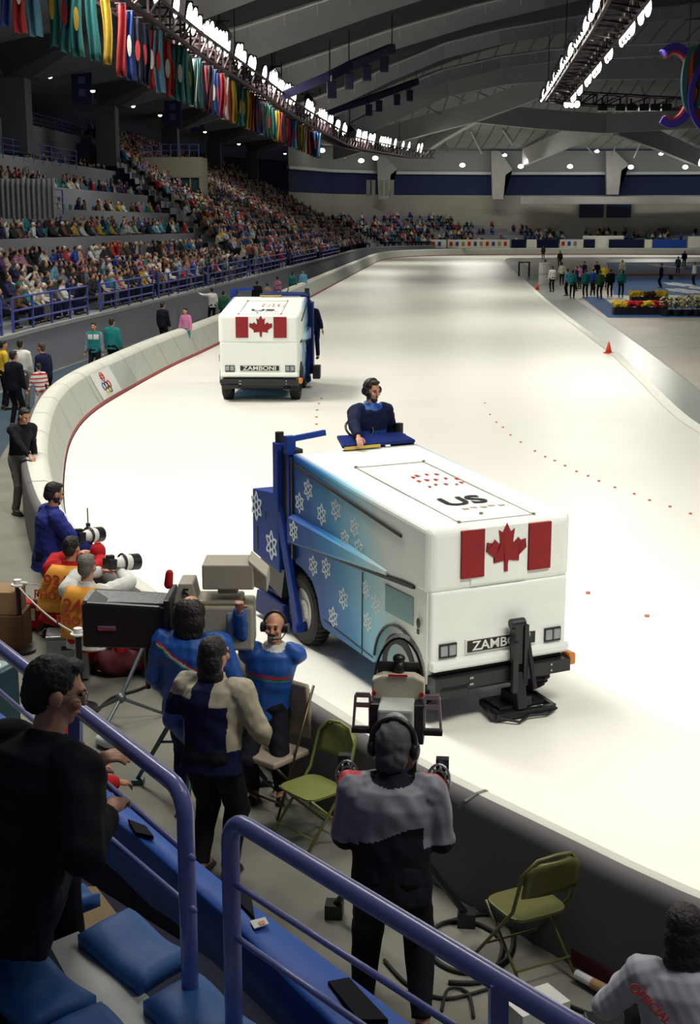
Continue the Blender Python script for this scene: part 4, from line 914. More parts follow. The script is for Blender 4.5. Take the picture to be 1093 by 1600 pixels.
person(locH, yH, 'bald smiling man with moustache and headset in blue jacket leaning on the boards', h=1.74, pelvis=.80, lean=4, side_lean=-8, head_yaw=-8, head_pitch=-6, jacket='jacket_blue', jmats=['stripe_red', 'stripe_green', 'white_cloth'], jfun=chest_stripe, trousers='cloth_black', hair='hair_dark', hairstyle='bald', beard='moustache', cap_='headphones', smile=True,
       hands=[tuple(world_to_local(locH, yH, P(398, 1048, .96))), tuple(world_to_local(locH, yH, Q(374, 950, locH.y-.34)))], hints=[(-1, -.2, -.6), (1, -.3, -.6)], girth=1.1, extra=headset_extra)
# camera operator, seen from behind
def op_jacket(c, x):
    t = (c-x['pel']).dot(x['up'])/x['k']; y_edge = .235+.05*sin(c.x*9)
    i = 0 if c.x < 0 else 1; a, b, d_ = x['arms'][i]; onarm = abs(c.x) > .185
    if onarm and t > .16:
        if t > .2 and ((i == 0 and c.y > x['sh'].y-.02) or (i == 1 and t > .40 and c.y > x['sh'].y)): return 2
        return 1
    if t > .46 and (c-x['nb']).length < .13: return 0
    return 1 if t > y_edge else 0
o_ = P(604, 1165, 1.72); locO = V3(o_.x+.03, o_.y-.02, 0)
person(locO, R(-6), 'camera operator in grey and black jacket with grey hat and headset seen from behind', h=1.86, lean=9, neck_lean=14, head_yaw=-6, head_pitch=8, jacket='cloth_black', jmats=['jacket_grey', 'stripe_red'], jfun=op_jacket, trousers='cloth_black', hair='hair_dark', hairstyle=None, cap_='hood',
       hands=[(-.22, .34, 1.05), (.22, .36, 1.05)], hints=[(-.35, -.5, -1), (.35, -.5, -1)], girth=1.25, feet=[(-.16, -.04, .08), (.19, -.1, .08)], hem=.06)
# man in black sweater at the far left boards
k_ = P(38, 648, 1.62); locK = V3(k_.x-.12, k_.y, 0); yK = yaw_to(locK, (-3.8, 19.8))
person(locK, yK, 'dark haired man in black sweater and grey trousers leaning on the pale board top', h=1.80, lean=16, neck_lean=24, head_pitch=22, jacket='cloth_black', trousers='trouser_grey' if mat('trouser_grey', (.13, .125, .11), .85) else '', hair='hair_dark', detail=2,
       hands=[(-.22, .12, .95), tuple(world_to_local(locK, yK, P(47, 713, 1.03)))], hints=[(-.5, -1, 0), (.3, -1, 0)])
# bearded man in blue sweater
k_ = P(86, 778, 1.62); locS = V3(k_.x-.10, k_.y-.05, 0); yS = R(-62)
def radio(e, x):
    bm = B(); c = x['arms'][0][2]+V3(.03, .06, .1); box(bm, c, (.06, .035, .17)); cyl(bm, c+V3(0, 0, .08), c+V3(0, 0, .26), .007, n=6); fin('radio', bm, M('black_plastic'), e)
person(locS, yS, 'bearded man in royal blue sweater standing with arms folded on the boards', h=1.84, lean=8, head_yaw=8, head_pitch=14, jacket='sweater_blue', trousers='cloth_black', hair='hair_dark', beard='full', hands=[(.02, .40, 1.12), (.20, .42, 1.06)], hints=[(-1, -.2, -.6), (1, -.2, -.6)], girth=1.22, hem=.05, extra=radio)
# two photographers with orange bibs, seated
def bib(word, num):
    def f(e, x):
        k = x['k']; up = x['up']; bm = B(); V = []
        back = V3(0, -cos(math.asin(up.y)), up.y)
        for r_ in range(9):
            t = .52-.50*r_/8; row = []
            for q in range(11):
                a = (q/10-.5)*2; w_ = .155+.05*min(1, r_/3); xx = a*w_*k; dep = .158*k*1.12*math.sqrt(max(0, 1-(a*.72)**2))+.018
                if t > .44: dep *= .62+.38*(.52-t)/.08
                row.append(bm.verts.new(x['pel']+up*t*k+V3(xx, 0, 0)+back*dep))
            V.append(row)
        for r_ in range(8):
            for q in range(10): bm.faces.new((V[r_][q], V[r_+1][q], V[r_+1][q+1], V[r_][q+1])).smooth = True
        bmesh.ops.recalc_face_normals(bm, faces=bm.faces); o = fin('bib', bm, M('bib'), e); o.modifiers.new('s', 'SOLIDIFY').thickness = .012
        rx = math.acos(max(-1, min(1, up.z)))
        for s_, sz, t in ((num, .20, .34), (word, .13, .20)):
            p = x['pel']+up*t*k+back*(.158*k*1.12+.034)
            tx = text('bib_lettering', s_, sz, M('bib_ink'), o, p, (pi/2-math.asin(up.y), 0, 0), .003)
    return f
def seated(px, py, zh, yaw, **kw):
    p = P(px, py, zh); hh = kw.pop('h', 1.78); ln = kw.get('lean', 10); k = hh/1.78; pel = zh-(.53*cos(R(ln))+.17)*k; off = (.53*sin(R(ln))+.04)*k
    loc = V3(p.x+sin(yaw)*off, p.y-cos(yaw)*off, 0)
    return person(loc, yaw, h=hh, pelvis=pel, feet=kw.pop('feet', [(-.16, .45, .08), (.16, .45, .08)]), knees=[(-.15, .5, 1), (.15, .5, 1)], **kw)
seated(97, 852, 1.30, R(-16), label='seated photographer in red jacket and orange bib numbered 931', lean=9, side_lean=11, jacket='cloth_red', trousers='cloth_red', hands=[(-.02, .52, 1.12), (.16, .54, 1.12)], girth=1.12, extra=bib('PHOTO', '931'), head_pitch=10)
seated(137, 884, 1.24, R(-14), label='seated photographer with short grey hair and orange bib numbered 248', lean=6, h=1.86, jacket='white_cloth', trousers='cloth_red', hair='hair_grey', hands=[(-.02, .50, 1.08), (.16, .52, 1.08)], girth=1.08, extra=bib('PHOTO', '248'), head_pitch=6)
# spectator close to us on the left, black hair and coat
p = Q(84, 1076, 4.5); yD = R(-40)
def seatedZ(p, yaw, base, **kw):
    hh = kw.pop('h', 1.78); ln = kw.get('lean', 10); k = hh/1.78; pel = p.z-base-(.53*cos(R(ln))+.17)*k; off = (.53*sin(R(ln))+.04)*k
    loc = V3(p.x+sin(yaw)*off, p.y-cos(yaw)*off, base)
    return person(loc, yaw, h=hh, pelvis=pel, **kw)
def glasses(e, x):
    bm = B()
    for s in (-1, 1):
        tube(bm, [x['hc']+x['hrot'] @ V3(s*.031+.021*cos(t), .108, .001+.016*sin(t)) for t in np.arange(0, 2*pi, pi/8)], .0025, 5, closed=True); cap(bm, x['hc']+x['hrot'] @ V3(s*.052, .105, .005), .0025, x['hc']+x['hrot'] @ V3(s*.083, 0, .002), .0025, n=5)
    fin('glasses', bm, M('metal'), e)
BASE = p.z-1.28
hp = P(172, 1272, p.z-.60)
locD = None
hh, ln = 1.82, 22; k = hh/1.78; off = (.53*sin(R(ln))+.04)*k; ld = V3(p.x+sin(yD)*off, p.y-cos(yD)*off, BASE)
hloc = world_to_local(ld, yD, Q(165, 1272, 4.35))
seatedZ(p, yD, BASE, label='black haired spectator in black coat seated beside the near blue rail', h=1.82, lean=20, head_pitch=14, head_yaw=-30, jacket='cloth_black', trousers='cloth_black', hair='hair_dark', hairstyle='short', girth=1.12, hem=.08,
        hands=[(-.1, .45, hloc.z+.02), tuple(hloc)], hints=[(-.8, -.4, -.8), (.8, -.6, -.8)], feet=[(-.50, .34, .08), (-.20, .40, .08)], knees=[(-.45, .4, 1), (-.40, .4, 1)], extra=glasses)
# person in red below the rail
seated(108, 1100, 1.28, R(-60), label='person in red jacket seated on the floor level beyond the near rail', lean=14, jacket='cloth_red', trousers='cloth_black', hair='hair_dark', detail=1, hands=[(-.2, .42, .70), (.2, .44, .70)], girth=1.15)
# person bottom right with printed jacket
def film(e, x):
    back = V3(0, -cos(math.asin(x['up'].y)), x['up'].y)
    o = text('jacket_lettering', 'OFFICIAL FILM', .062, mat('ink_red', (.45, .03, .03), .7), e, x['pel']+x['up']*.31*x['k']+back*.172*x['k']+V3(-.12, 0, 0), (pi/2-math.asin(x['up'].y), 0, 0), .004); o.rotation_euler = (Matrix.Rotation(pi/2-math.asin(x['up'].y), 4, 'X') @ Matrix.Rotation(R(-42), 4, 'Z')).to_euler()
seated(1068, 1447, 1.15, R(-8), label='crouching person with long black hair and grey film crew jacket', lean=14, head_pitch=10, jacket='jacket_film' if mat('jacket_film', (.42, .43, .48), .7, var=.15, scale=8) else '', trousers='cloth_black', hairstyle='long', hands=[(-.25, .40, .70), (.22, .42, .70)], girth=1.12, extra=film)
# ------------------------------------------------------------------ near stand: rails, seats, parapet
mat('rail_paint', (.21, .23, .56), .3, var=.1, scale=30, coat=.4); mat('rail_far', (.05, .07, .32), .5); mat('seat_blue', (.025, .12, .36), .6, var=.12, scale=40, bump=.1); mat('bench_white', (.58, .60, .56), .5, var=.08); mat('wood_tan', (.26, .18, .09), .8, var=.2); mat('cloth_banner', (.012, .09, .42), .6, var=.35, scale=5); mat('parapet_dark', (.006, .008, .03), .9)
ZR_ = 2.75
def railing(name_pts, label, posts, mids):
    e = empty('handrail', name_pts[0], 0, label, 'railing'); e.location = (0, 0, 0)
    bm = B(); tube(bm, name_pts, .030, 16); fin('top_rail', bm, M('rail_paint'), e, smooth=True)
    for a, b in mids:
        bm = B(); tube(bm, [a, b], .011, 10); fin('mid_rail', bm, M('rail_paint'), e, smooth=True)
    for a, b, r in posts:
        bm = B(); cap(bm, a, r, b, r, n=12) if r < .04 else bar(bm, a, b, .045, .07); fin('post', bm, M('rail_paint'), e, smooth=r < .04)
    e.location = (0, 0, 0); return e
a0, a1 = P(-60, 966, ZR_), P(262, 1216, ZR_); d = (a1-a0).normalized(); a2 = a1+d*.055; postA = P(312, 1268, ZR_-.05)
zb = 1.9
pA = V3(a2.x+d.x*.05, a2.y+d.y*.05, 0)
ptsA = [a0-d*.5, a0, a0.lerp(a1, .5), a1]+[a1+d*(.03+.10*sin(t))+V3(0, 0, -.10*(1-cos(t))) for t in (.25, .5, .75, 1.0, 1.3, pi/2)]+[a1+d*.13+V3(0, 0, -.4), a1+d*.13+V3(0, 0, -1.0)]
pc = a1+d*.137
def on_plane(px, py, base=a1, dd=d):
    """point seen at px,py in the upright plane of the rail"""
    n = V3(-dd.y, dd.x, 0); r = ray(px, py); C = V3(0, 0, CAMH); t = (base-C).dot(n)/r.dot(n); return C+r*t
railing(ptsA, 'curved blue handrail beside the seated spectator, ending in a rounded post', [(on_plane(118, 1100)+V3(0, 0, .0), on_plane(118, 1200), .05)],
        [(on_plane(-40, 1046), on_plane(302, 1342)), (on_plane(-40, 1128), on_plane(304, 1423))])
b0 = P(392, 1296, ZR_); b1 = P(890, 1600, ZR_); db = (b1-b0).normalized()
ptsB = [b0-db*.12+V3(0, 0, -1.0), b0-db*.12+V3(0, 0, -.4)]+[b0-db*(.03+.09*sin(t))+V3(0, 0, -.09*(1-cos(t))) for t in (pi/2, 1.3, 1.0, .75, .5, .25)]+[b0, b0.lerp(b1, .5), b1, b1+db*.6]
op2 = lambda x, y: on_plane(x, y, b0, db)
railing(ptsB, 'nearest blue handrail rising from a rounded post and running off to the lower corner', [(op2(778, 1530), op2(778, 1700), .05)], [(op2(362, 1378), op2(760, 1636)), (op2(362, 1460), op2(600, 1626))])
# parapet with blue cloth, below and beyond the rails
zt_ = 1.62
ol = [P(-80, 1060, zt_), P(183, 1250, zt_), P(346, 1382, zt_), P(630, 1600, zt_), P(800, 1730, zt_)]; il = [P(-80, 1106, zt_), P(205, 1302, zt_), P(367, 1447, zt_), P(524, 1600, zt_), P(640, 1730, zt_)]
bm = B(); rows = [[bm.verts.new(p) for p in ([o+V3(0, 0, -zt_), o+V3(0, 0, -.02), o, i, i+V3(0, 0, -.9)])] for o, i in zip(ol, il)]
for r0, r1 in zip(rows, rows[1:]):
    for k in range(4): bm.faces.new((r0[k], r1[k], r1[k+1], r0[k+1])).material_index = 1 if k in (0, 3) else 0
bmesh.ops.recalc_face_normals(bm, faces=bm.faces); fin('wall_parapet', bm, [M('parapet_dark'), M('parapet_dark')], kind='structure')
bm = B(); N = 30; rows = []
for k in range(N+1):
    t = k/N*(len(ol)-1); i = min(int(t), len(ol)-2); f = t-i; o = ol[i].lerp(ol[i+1], f); q = il[i].lerp(il[i+1], f); w_ = .012*sin(k*1.3); out = (o-q).normalized()
    rows.append([bm.verts.new(p) for p in (o+out*.03+V3(0, 0, -.35), o+out*.025+V3(0, 0, .0), o+V3(0, 0, .018), o.lerp(q, .5)+V3(0, 0, .014+w_), q+V3(0, 0, .016), q-out*.02, q-out*.02+V3(0, 0, -.28+w_*2))])
for r0, r1 in zip(rows, rows[1:]):
    for k in range(6): f = bm.faces.new((r0[k], r1[k], r1[k+1], r0[k+1])); f.smooth = True
bmesh.ops.recalc_face_normals(bm, faces=bm.faces); tag(fin('cloth_cover', bm, M('cloth_banner')), 'long blue cloth draped over the parapet below the handrails', 'cloth')
for j, (pl, lb) in enumerate([([(200, 1285), (228, 1296), (240, 1312), (212, 1306)], 'black strap lying on the blue cloth near the seated spectator'), ([(372, 1388), (392, 1404), (398, 1440), (374, 1416)], 'black strap on the blue cloth beside the rounded rail post'), ([(512, 1540), (545, 1534), (606, 1600), (560, 1600)], 'widest black strap lying on the blue cloth, nearest to us')]):
    bm = B(); prism(bm, [P(x, y, zt_+.02) for x, y in pl], (0, 0, .02)); bmesh.ops.recalc_face_normals(bm, faces=bm.faces); tag(fin('strap', bm, M('cloth_black')), lb, 'strap')
bm = B(); prism(bm, [P(x, y, zt_+.03) for x, y in [(390, 1440), (414, 1434), (420, 1444), (397, 1452)]], (0, 0, .004)); t_ = fin('paper_ticket', bm, M('white_cloth')); tag(t_, 'small white paper ticket lying on the blue cloth', 'ticket')
bm = B(); prism(bm, [P(x, y, zt_+.036) for x, y in [(403, 1441), (412, 1438), (414, 1443), (406, 1446)]], (0, 0, .002)); fin('ticket_print', bm, M('amber'), t_)
# seating tread, bench planks and blue pads
zs = 2.02
plane('floor_near_stand', [P(-300, 1340, 1.45), P(60, 1330, 1.45), P(330, 1500, 1.45), P(600, 1760, 1.45), P(-500, 1900, 1.45)], 1.45, M('parapet_dark'))
bm = B(); tp = [P(x, y, 1.75) for x, y in [(-60, 1395), (60, 1385), (150, 1385), (192, 1440), (100, 1500), (-60, 1430)]]; prism(bm, tp, (0, 0, -.28)); bmesh.ops.recalc_face_normals(bm, faces=bm.faces); o = fin('floor_tan_step', bm, M('wood_tan'), kind='structure')
def plank(pts, z, label):
    bm = B(); prism(bm, [P(x, y, z) for x, y in pts], (0, 0, -.05)); bmesh.ops.recalc_face_normals(bm, faces=bm.faces); e = empty('bench', (0, 0, 0), 0, label, 'bench'); fin('plank', bm, M('bench_white'), e)
    bm = B()
    for t in (.3, .8):
        c = P(pts[0][0]*(1-t)+pts[2][0]*t, pts[0][1]*(1-t)+pts[2][1]*t, z); box(bm, (c.x, c.y, (z-.05+1.45)/2), (.05, .2, z-.05-1.45))
    fin('bench_support', bm, M('dark_metal'), e)
plank([(76, 1474), (122, 1455), (300, 1620), (420, 1800), (250, 1800)], zs-.06, 'white plank bench carrying the nearer row of blue seat pads')
def seatpad(L, T, Rr, Bo, label, z=zs):
    l, t, r, b = [P(*q, z) for q in (L, T, Rr, Bo)]; bm = B(); n = 10; rows = []; m = 6
    for i in range(n+1):
        row = []
        for j in range(m+1):
            u = i/n; v = j/m; p = l.lerp(b, u).lerp(t.lerp(r, u), v)
            z_ = .014*cos(2*pi*(u-.12))+.003*cos(pi*(v-.5)*2); ed = min(u, 1-u, v, 1-v); z_ -= .018*(1-min(1, ed/.08))**2
            row.append(bm.verts.new(p+V3(0, 0, z_)))
        rows.append(row)
    top = []
    for i in range(n):
        for j in range(m): f = bm.faces.new((rows[i][j], rows[i+1][j], rows[i+1][j+1], rows[i][j+1])); f.smooth = True; top.append(f)
    r_ = bmesh.ops.extrude_face_region(bm, geom=top); vs = [g_ for g_ in r_['geom'] if isinstance(g_, bmesh.types.BMVert)]
    for v in vs: v.co.z -= .055
    bmesh.ops.recalc_face_normals(bm, faces=bm.faces)
    o = fin('seat_pad', bm, M('seat_blue')); tag(o, label, 'seat', 'blue seat pads in the near stand')
seatpad((121, 1456), (201, 1414), (300, 1483), (216, 1533), 'blue contoured seat pad beside the rounded rail post')
seatpad((223, 1560), (308, 1514), (425, 1608), (330, 1665), 'blue contoured seat pad cut by the bottom edge, right of the white plank')
seatpad((-60, 1480), (44, 1460), (150, 1551), (44, 1597), 'large blue contoured seat pad behind the white plank')
seatpad((60, 1604), (157, 1560), (262, 1650), (160, 1700), 'blue contoured seat pad at the bottom, next to the white plank')
seatpad((-110, 1410), (-25, 1408), (38, 1449), (-40, 1474), 'blue seat pad cut off by the edge beyond the tan step')
seatpad((58, 1412), (128, 1376), (156, 1392), (74, 1430), 'small blue seat pad under the black coated spectator', 2.0)
bm = B(); ell(bm, (0, 0, 0), (.16, .10, .075)); ell(bm, (.12, -.02, -.02), (.09, .07, .05)); p = P(28, 1385, 2.12); o = link('shoulder_bag', remesh(bm, .012, 3, .01, 10), mat('bag_brown', (.018, .014, .012), .8), loc=p); tag(o, 'dark brown leather bag resting beside the black coated spectator', 'bag')

# ------------------------------------------------------------------ folding chairs
def legs_tubes(e, pts, m, r=.011):
    for a, b in pts: bm = B(); tube(bm, [a, b], r, 8); fin('leg', bm, m, e, smooth=True)
def padded_chair(loc, rz):
    e = empty('folding_chair', loc, rz, 'beige padded folding chair backed against the boards beside the headset man', 'chair'); mb = mat('vinyl_beige', (.40, .33, .25), .55, var=.08)
    bm = B(); box(bm, (0, 0, .45), (.44, .42, .055)); fin('seat', bm, mb, e, bevel=.02, seg=3)
    bm = B(); box(bm, (0, -.23, .78), (.43, .05, .48), (R(-8), 0, 0)); fin('backrest', bm, mb, e, bevel=.02, seg=3)
    m = mat('bronze_steel', (.12, .09, .06), .35, .7)
    legs_tubes(e, [((-.22, -.26, 1.0), (-.22, .18, .0)), ((.22, -.26, 1.0), (.22, .18, .0)), ((-.20, .17, .43), (-.20, -.24, 0)), ((.20, .17, .43), (.20, -.24, 0))], m)
    bm = B(); tube(bm, [(-.2, -.16, .1), (.2, -.16, .1)], .009, 6); tube(bm, [(-.22, .1, .1), (.22, .1, .1)], .009, 6); fin('crossbar', bm, m, e)
def metal_chair(loc, rz, label, col, tilt=0):
    e = empty('folding_chair', loc, rz, label, 'chair'); 
    if tilt: e.rotation_euler = (0, 0, rz)
    m = mat(col[0], col[1], .4, .15, var=.08)
    bm = B(); n = 12; V = []
    out = [(.205*cos(t)*(1 if abs(cos(t)) < .9 else 1), .19*sin(t)) for t in np.arange(0, 2*pi, pi/14)]
    sq = lambda v, p=.45: math.copysign(abs(v)**p, v)
    ring = [V3(.205*sq(cos(t)), .19*sq(sin(t)), .445) for t in np.arange(0, 2*pi, pi/14)]; prism(bm, ring, (0, 0, -.022)); fin('seat', bm, m, e, bevel=.008)
    bm = B(); W_ = .20; rows = []
    for k in range(9):
        z = .62+.24*k/8; ww = W_ if k < 6 else W_*math.sqrt(max(.05, 1-((k-5)/3.6)**2)); y = -.19-(z-.45)*.26
        rows.append([V3(ww*(q/8*2-1), y-.03*(1-((q/8*2-1))**2), z) for q in range(9)])
    VV = [[bm.verts.new(p) for p in r_] for r_ in rows]
    for i in range(8):
        for q in range(8): bm.faces.new((VV[i][q], VV[i][q+1], VV[i+1][q+1], VV[i+1][q])).smooth = True
    o = fin('backrest', bm, m, e); o.modifiers.new('s', 'SOLIDIFY').thickness = .018
    bm = B(); tube(bm, [(-.215, .26, 0), (-.212, -.16, .5), (-.205, -.245, .78), (-.12, -.275, .87), (0, -.285, .885), (.12, -.275, .87), (.205, -.245, .78), (.212, -.16, .5), (.215, .26, 0)], .012, 8); fin('front_frame', bm, m, e, smooth=True)
    legs_tubes(e, [((-.195, .16, .43), (-.195, -.30, 0)), ((.195, .16, .43), (.195, -.30, 0))], m, .010)
    bm = B(); tube(bm, [(-.2, -.2, .12), (.2, -.2, .12)], .008, 6); tube(bm, [(-.2, .16, .13), (.2, .16, .13)], .008, 6); fin('crossbar', bm, m, e)
c1 = P(425, 1175, .45); padded_chair((c1.x+.0, c1.y-.02, 0), yaw_to((0, 0), (-.62, -.8)) if False else R(140))
c2 = P(487, 1228, .45); metal_chair((c2.x, c2.y, 0), R(131), 'olive green metal folding chair standing open behind the camera operator', ('olive', (.22, .25, .07)))
c3 = P(822, 1408, .45); metal_chair((c3.x, c3.y, 0), R(27), 'dark olive metal folding chair turned away, standing against the near boards', ('olive_dark', (.13, .13, .04)))

# ------------------------------------------------------------------ television cameras
def look(e, to):
    pass
# big box lens camera on a pedestal, pointing over the rink (lens at the left end)
tvm = mat('tv_grey', (.36, .33, .26), .5, var=.06); tvd = M('black_plastic')
ce = P(300, 950, 1.62); e = empty('television_camera', (ce.x, ce.y, 0), 0, 'large television camera with long black box lens beside bushy haired man', 'camera')
e.rotation_euler = (0, 0, R(0))
def lx(px): return (px-300)/190.0
bm = B(); prism(bm, [(lx(142), -.22, 1.36), (lx(268), -.2, 1.34), (lx(268), -.2, 1.66), (lx(255), -.2, 1.69), (lx(150), -.22, 1.73), (lx(142), -.22, 1.71)], (0, .42, 0)); bmesh.ops.recalc_face_normals(bm, faces=bm.faces)
ln_ = fin('box_lens', bm, tvd, e, bevel=.02)
bm = B(); prism(bm, [(lx(142), -.16, 1.715), (lx(262), -.16, 1.69), (lx(262), .14, 1.69), (lx(142), .14, 1.72)], (0, 0, .012)); fin('lens_top_plate', bm, mat('steel_top', (.22, .24, .25), .25, .6), ln_)
bm = B(); box(bm, (lx(268), 0, 1.52), (.05, .5, .46)); fin('lens_collar', bm, tvd, ln_, bevel=.01)
bm = B(); box(bm, (lx(178), -.225, 1.52), (.14, .012, .035)); fin('lens_badge', bm, mat('badge_blue', (.14, .15, .25), .5), ln_)
text('lens_lettering', 'Canon', .045, mat('badge_red', (.45, .04, .04), .5), ln_, (lx(178), -.233, 1.52), (pi/2, 0, 0), sx=1.1)
bm = B(); box(bm, (lx(335), 0, 1.50), (.62, .36, .36)); box(bm, (lx(330), 0, 1.70), (.5, .3, .05)); fin('camera_body', bm, tvm, e, bevel=.02)
bm = B(); prism(bm, [(lx(276), -.17, 1.70), (lx(312), -.17, 1.70), (lx(305), -.15, 1.86), (lx(284), -.15, 1.86)], (0, .28, 0)); bmesh.ops.recalc_face_normals(bm, faces=bm.faces); tl = fin('tally_box', bm, tvm, e, bevel=.01)
text('number_plate', '5', .13, tvd, tl, (lx(295), -.175, 1.775), (pi/2-.1, 0, 0))
bm = B(); cap(bm, (lx(268), -.1, 1.84), .035, (lx(270), -.1, 1.93), .03); fin('tally_lamp', bm, M('cloth_red'), e, smooth=True)
bm = B(); box(bm, (lx(358), -.02, 1.92), (.40, .34, .20)); prism(bm, [(lx(394), -.16, 1.84), (lx(416), -.2, 1.80), (lx(416), -.2, 1.93), (lx(388), -.19, 2.06)], (0, .34, 0)); box(bm, (lx(355), 0, 1.79), (.16, .1, .08)); bmesh.ops.recalc_face_normals(bm, faces=bm.faces); fin('viewfinder', bm, tvm, e, bevel=.012)
bm = B(); box(bm, (lx(352), -.17, 2.005), (.07, .02, .02)); fin('viewfinder_lamp', bm, M('cloth_red'), e)
bm = B(); box(bm, (lx(368), -.185, 1.55), (.12, .012, .16)); fin('body_label', bm, mat('label_blue', (.25, .35, .5), .6), e)
bm = B(); box(bm, (lx(330), 0, 1.28), (.34, .24, .10)); cyl(bm, (lx(300), 0, 1.25), (lx(300), 0, .9), .05, n=12); box(bm, (lx(300), 0, 1.24), (.5, .14, .04)); cyl(bm, (lx(230), 0, 1.36), (lx(230), 0, .95), .02, n=8); fin('pan_head', bm, tvd, e)
for t in (.5, 2.6, 4.7):
    bm = B(); cap(bm, (lx(300), 0, 1.0), .025, (lx(300)+.62*cos(t), .62*sin(t), .04), .018, n=8); cap(bm, (lx(300), 0, .5), .012, (lx(300)+.35*cos(t), .35*sin(t), .42), .012, n=6); box(bm, (lx(300)+.62*cos(t), .62*sin(t), .02), (.1, .1, .04)); fin('tripod_leg', bm, mat('tripod_teal', (.05, .09, .10), .4, .5), e)
# camera used by the operator in front of us (seen from behind, looking over the boards)
cc = P(620, 1075, 1.78); e = empty('television_camera', (cc.x, cc.y, 0), R(-6), 'television camera on tripod worked by the grey hatted operator', 'camera')
sc = lambda v: v
bm = B()
V = []
for k in range(17):     # hooded lens shade: tall arch
    t = pi*k/16; V.append((.165*cos(t), .34*sin(t)))
pr_ = [(x, 0, 1.70+z) for x, z in V]
ringloft(bm, [[(x*1.0, .30, 1.72+z*.95) for x, z in V], [(x, .16, 1.72+z) for x, z in V]], close=False); o = fin('lens_hood', bm, tvd, e); o.modifiers.new('s', 'SOLIDIFY').thickness = .015
bm = B(); box(bm, (0, .24, 1.80), (.28, .02, .14)); fin('hood_glass', bm, mat('grey_panel', (.12, .12, .11), .3), e)
bm = B(); cyl(bm, (0, .16, 1.80), (0, .16, 1.90), .035, n=12); ell(bm, (0, .16, 1.92), (.04, .04, .03)); fin('microphone', bm, tvd, e, smooth=True)
bm = B(); prism(bm, [(-.165, .08, 1.66), (.165, .08, 1.66), (.165, .08, 1.80), (.10, .08, 1.83), (-.10, .08, 1.83), (-.165, .08, 1.80)], (0, .10, 0)); bmesh.ops.recalc_face_normals(bm, faces=bm.faces); tp_ = fin('top_cover', bm, mat('ivory', (.55, .50, .38), .5), e, bevel=.012)
for x in (-.15, .15): bm = B(); cyl(bm, (x, .08, 1.715), (x, .065, 1.715), .015, n=8); fin('cover_stud', bm, M('cloth_red'), tp_)
bm = B(); box(bm, (0, .075, 1.835), (.12, .01, .012)); fin('cover_edge', bm, M('cloth_red'), tp_)
bm = B(); box(bm, (0, -.03, 1.57), (.22, .24, .24)); ell(bm, (0, -.14, 1.56), (.10, .05, .12)); fin('camera_body', bm, mat('pale_grey', (.45, .47, .43), .5), e, bevel=.02)
bm = B(); box(bm, (0, .07, 1.55), (.34, .2, .26)); box(bm, (0, .1, 1.35), (.26, .3, .2)); fin('camera_chassis', bm, tvd, e, bevel=.01)
for sx in (-1, 1):
    bm = B()
    for q in ([(-.045, 1.50), (-.045, 1.72), (.045, 1.72), (.06, 1.50)],):
        P3 = [V3(sx*.215+x*sx, .02, z) for x, z in q]
        for a_, b2 in zip(P3, P3[1:]+P3[:1]): bar(bm, a_, b2, .016, .03)
        bar(bm, P3[0].lerp(P3[1], .7), P3[3].lerp(P3[2], .7), .012, .03)
    fin('side_frame', bm, M('metal'), e)
    bm = B(); box(bm, (sx*.215, .02, 1.49), (.14, .05, .03)); fin('side_frame_base', bm, tvd, e)
bm = B(); ell(bm, (0.03, -.16, 1.42), (.11, .08, .13)); fin('blue_cover', bm, M('jacket_blue'), e, smooth=True)
bm = B(); box(bm, (.10, -.2, 1.42), (.03, .06, .14)); fin('brown_strap', bm, mat('brown_strap', (.16, .06, .03), .6), e)
for sx, cx in ((1, .27), (-1, -.30)):
    bm = B()
    for r in (.085, .055): tube(bm, [(cx+r*.8*cos(t), -.1+.0*r, 1.22+r*1.25*sin(t)) for t in np.arange(0, 2*pi, pi/10)], .010, 6, closed=True)
    for k in range(9): t = k*2*pi/9; ell(bm, (cx+.07*.8*cos(t), -.12, 1.22+.07*1.25*sin(t)), (.010, .01, .016))
    fin('focus_ring', bm, M('metal'), e)
    bm = B(); box(bm, (cx+sx*.02, -.05, 1.18), (.08, .06, .34)); bar(bm, (cx, -.05, 1.2), (0, 0, 1.25), .03, .03); bar(bm, (sx*.1, -.02, 1.2), (sx*.33, -.5, 1.02), .02, .02); fin('control_arm', bm, tvd, e)
bm = B(); cyl(bm, (0, .05, 1.25), (0, .05, .75), .06, n=14); fin('pedestal_column', bm, tvd, e)
for t in (.6, 2.5, 4.4):
    bm = B(); cap(bm, (0, .05, .85), .03, (.55*cos(t), .05+.55*sin(t), .07), .022, n=8); box(bm, (.55*cos(t), .05+.55*sin(t), .05), (.12, .12, .1)); cyl(bm, (.55*cos(t)-.03, .05+.55*sin(t), .05), (.55*cos(t)+.05, .05+.55*sin(t), .05), .05, n=12)
    fin('tripod_leg', bm, tvd, e)
# still cameras with pale telephoto lenses held by the photographers
def tele(loc, yaw, label, hood):
    e = empty('telephoto_camera', loc, yaw, label, 'camera'); e.rotation_euler = (R(-6), 0, yaw)
    bm = B(); cyl(bm, (0, 0, 0), (0, .12, 0), .045, n=18, r2=.075); cyl(bm, (0, .12, 0), (0, .2, 0), .08, n=18); fin('lens_barrel', bm, M('letter_white'), e)
    bm = B(); cyl(bm, (0, .19, 0), (0, .29, 0), .086, n=20); tube(bm, [(.09*cos(t), .10, .09*sin(t)) for t in np.arange(0, 2*pi, pi/10)], .012, 6, closed=True); fin('lens_hood', bm, tvd, e)
    bm = B(); box(bm, (0, -.05, 0), (.15, .09, .11)); box(bm, (0, -.05, .07), (.06, .08, .04)); fin('camera_body', bm, tvd, e, bevel=.01)
    bm = B(); cyl(bm, (0, .1, -.04), (0, .1, -loc.z), .015, n=8); fin('monopod', bm, tvd, e)
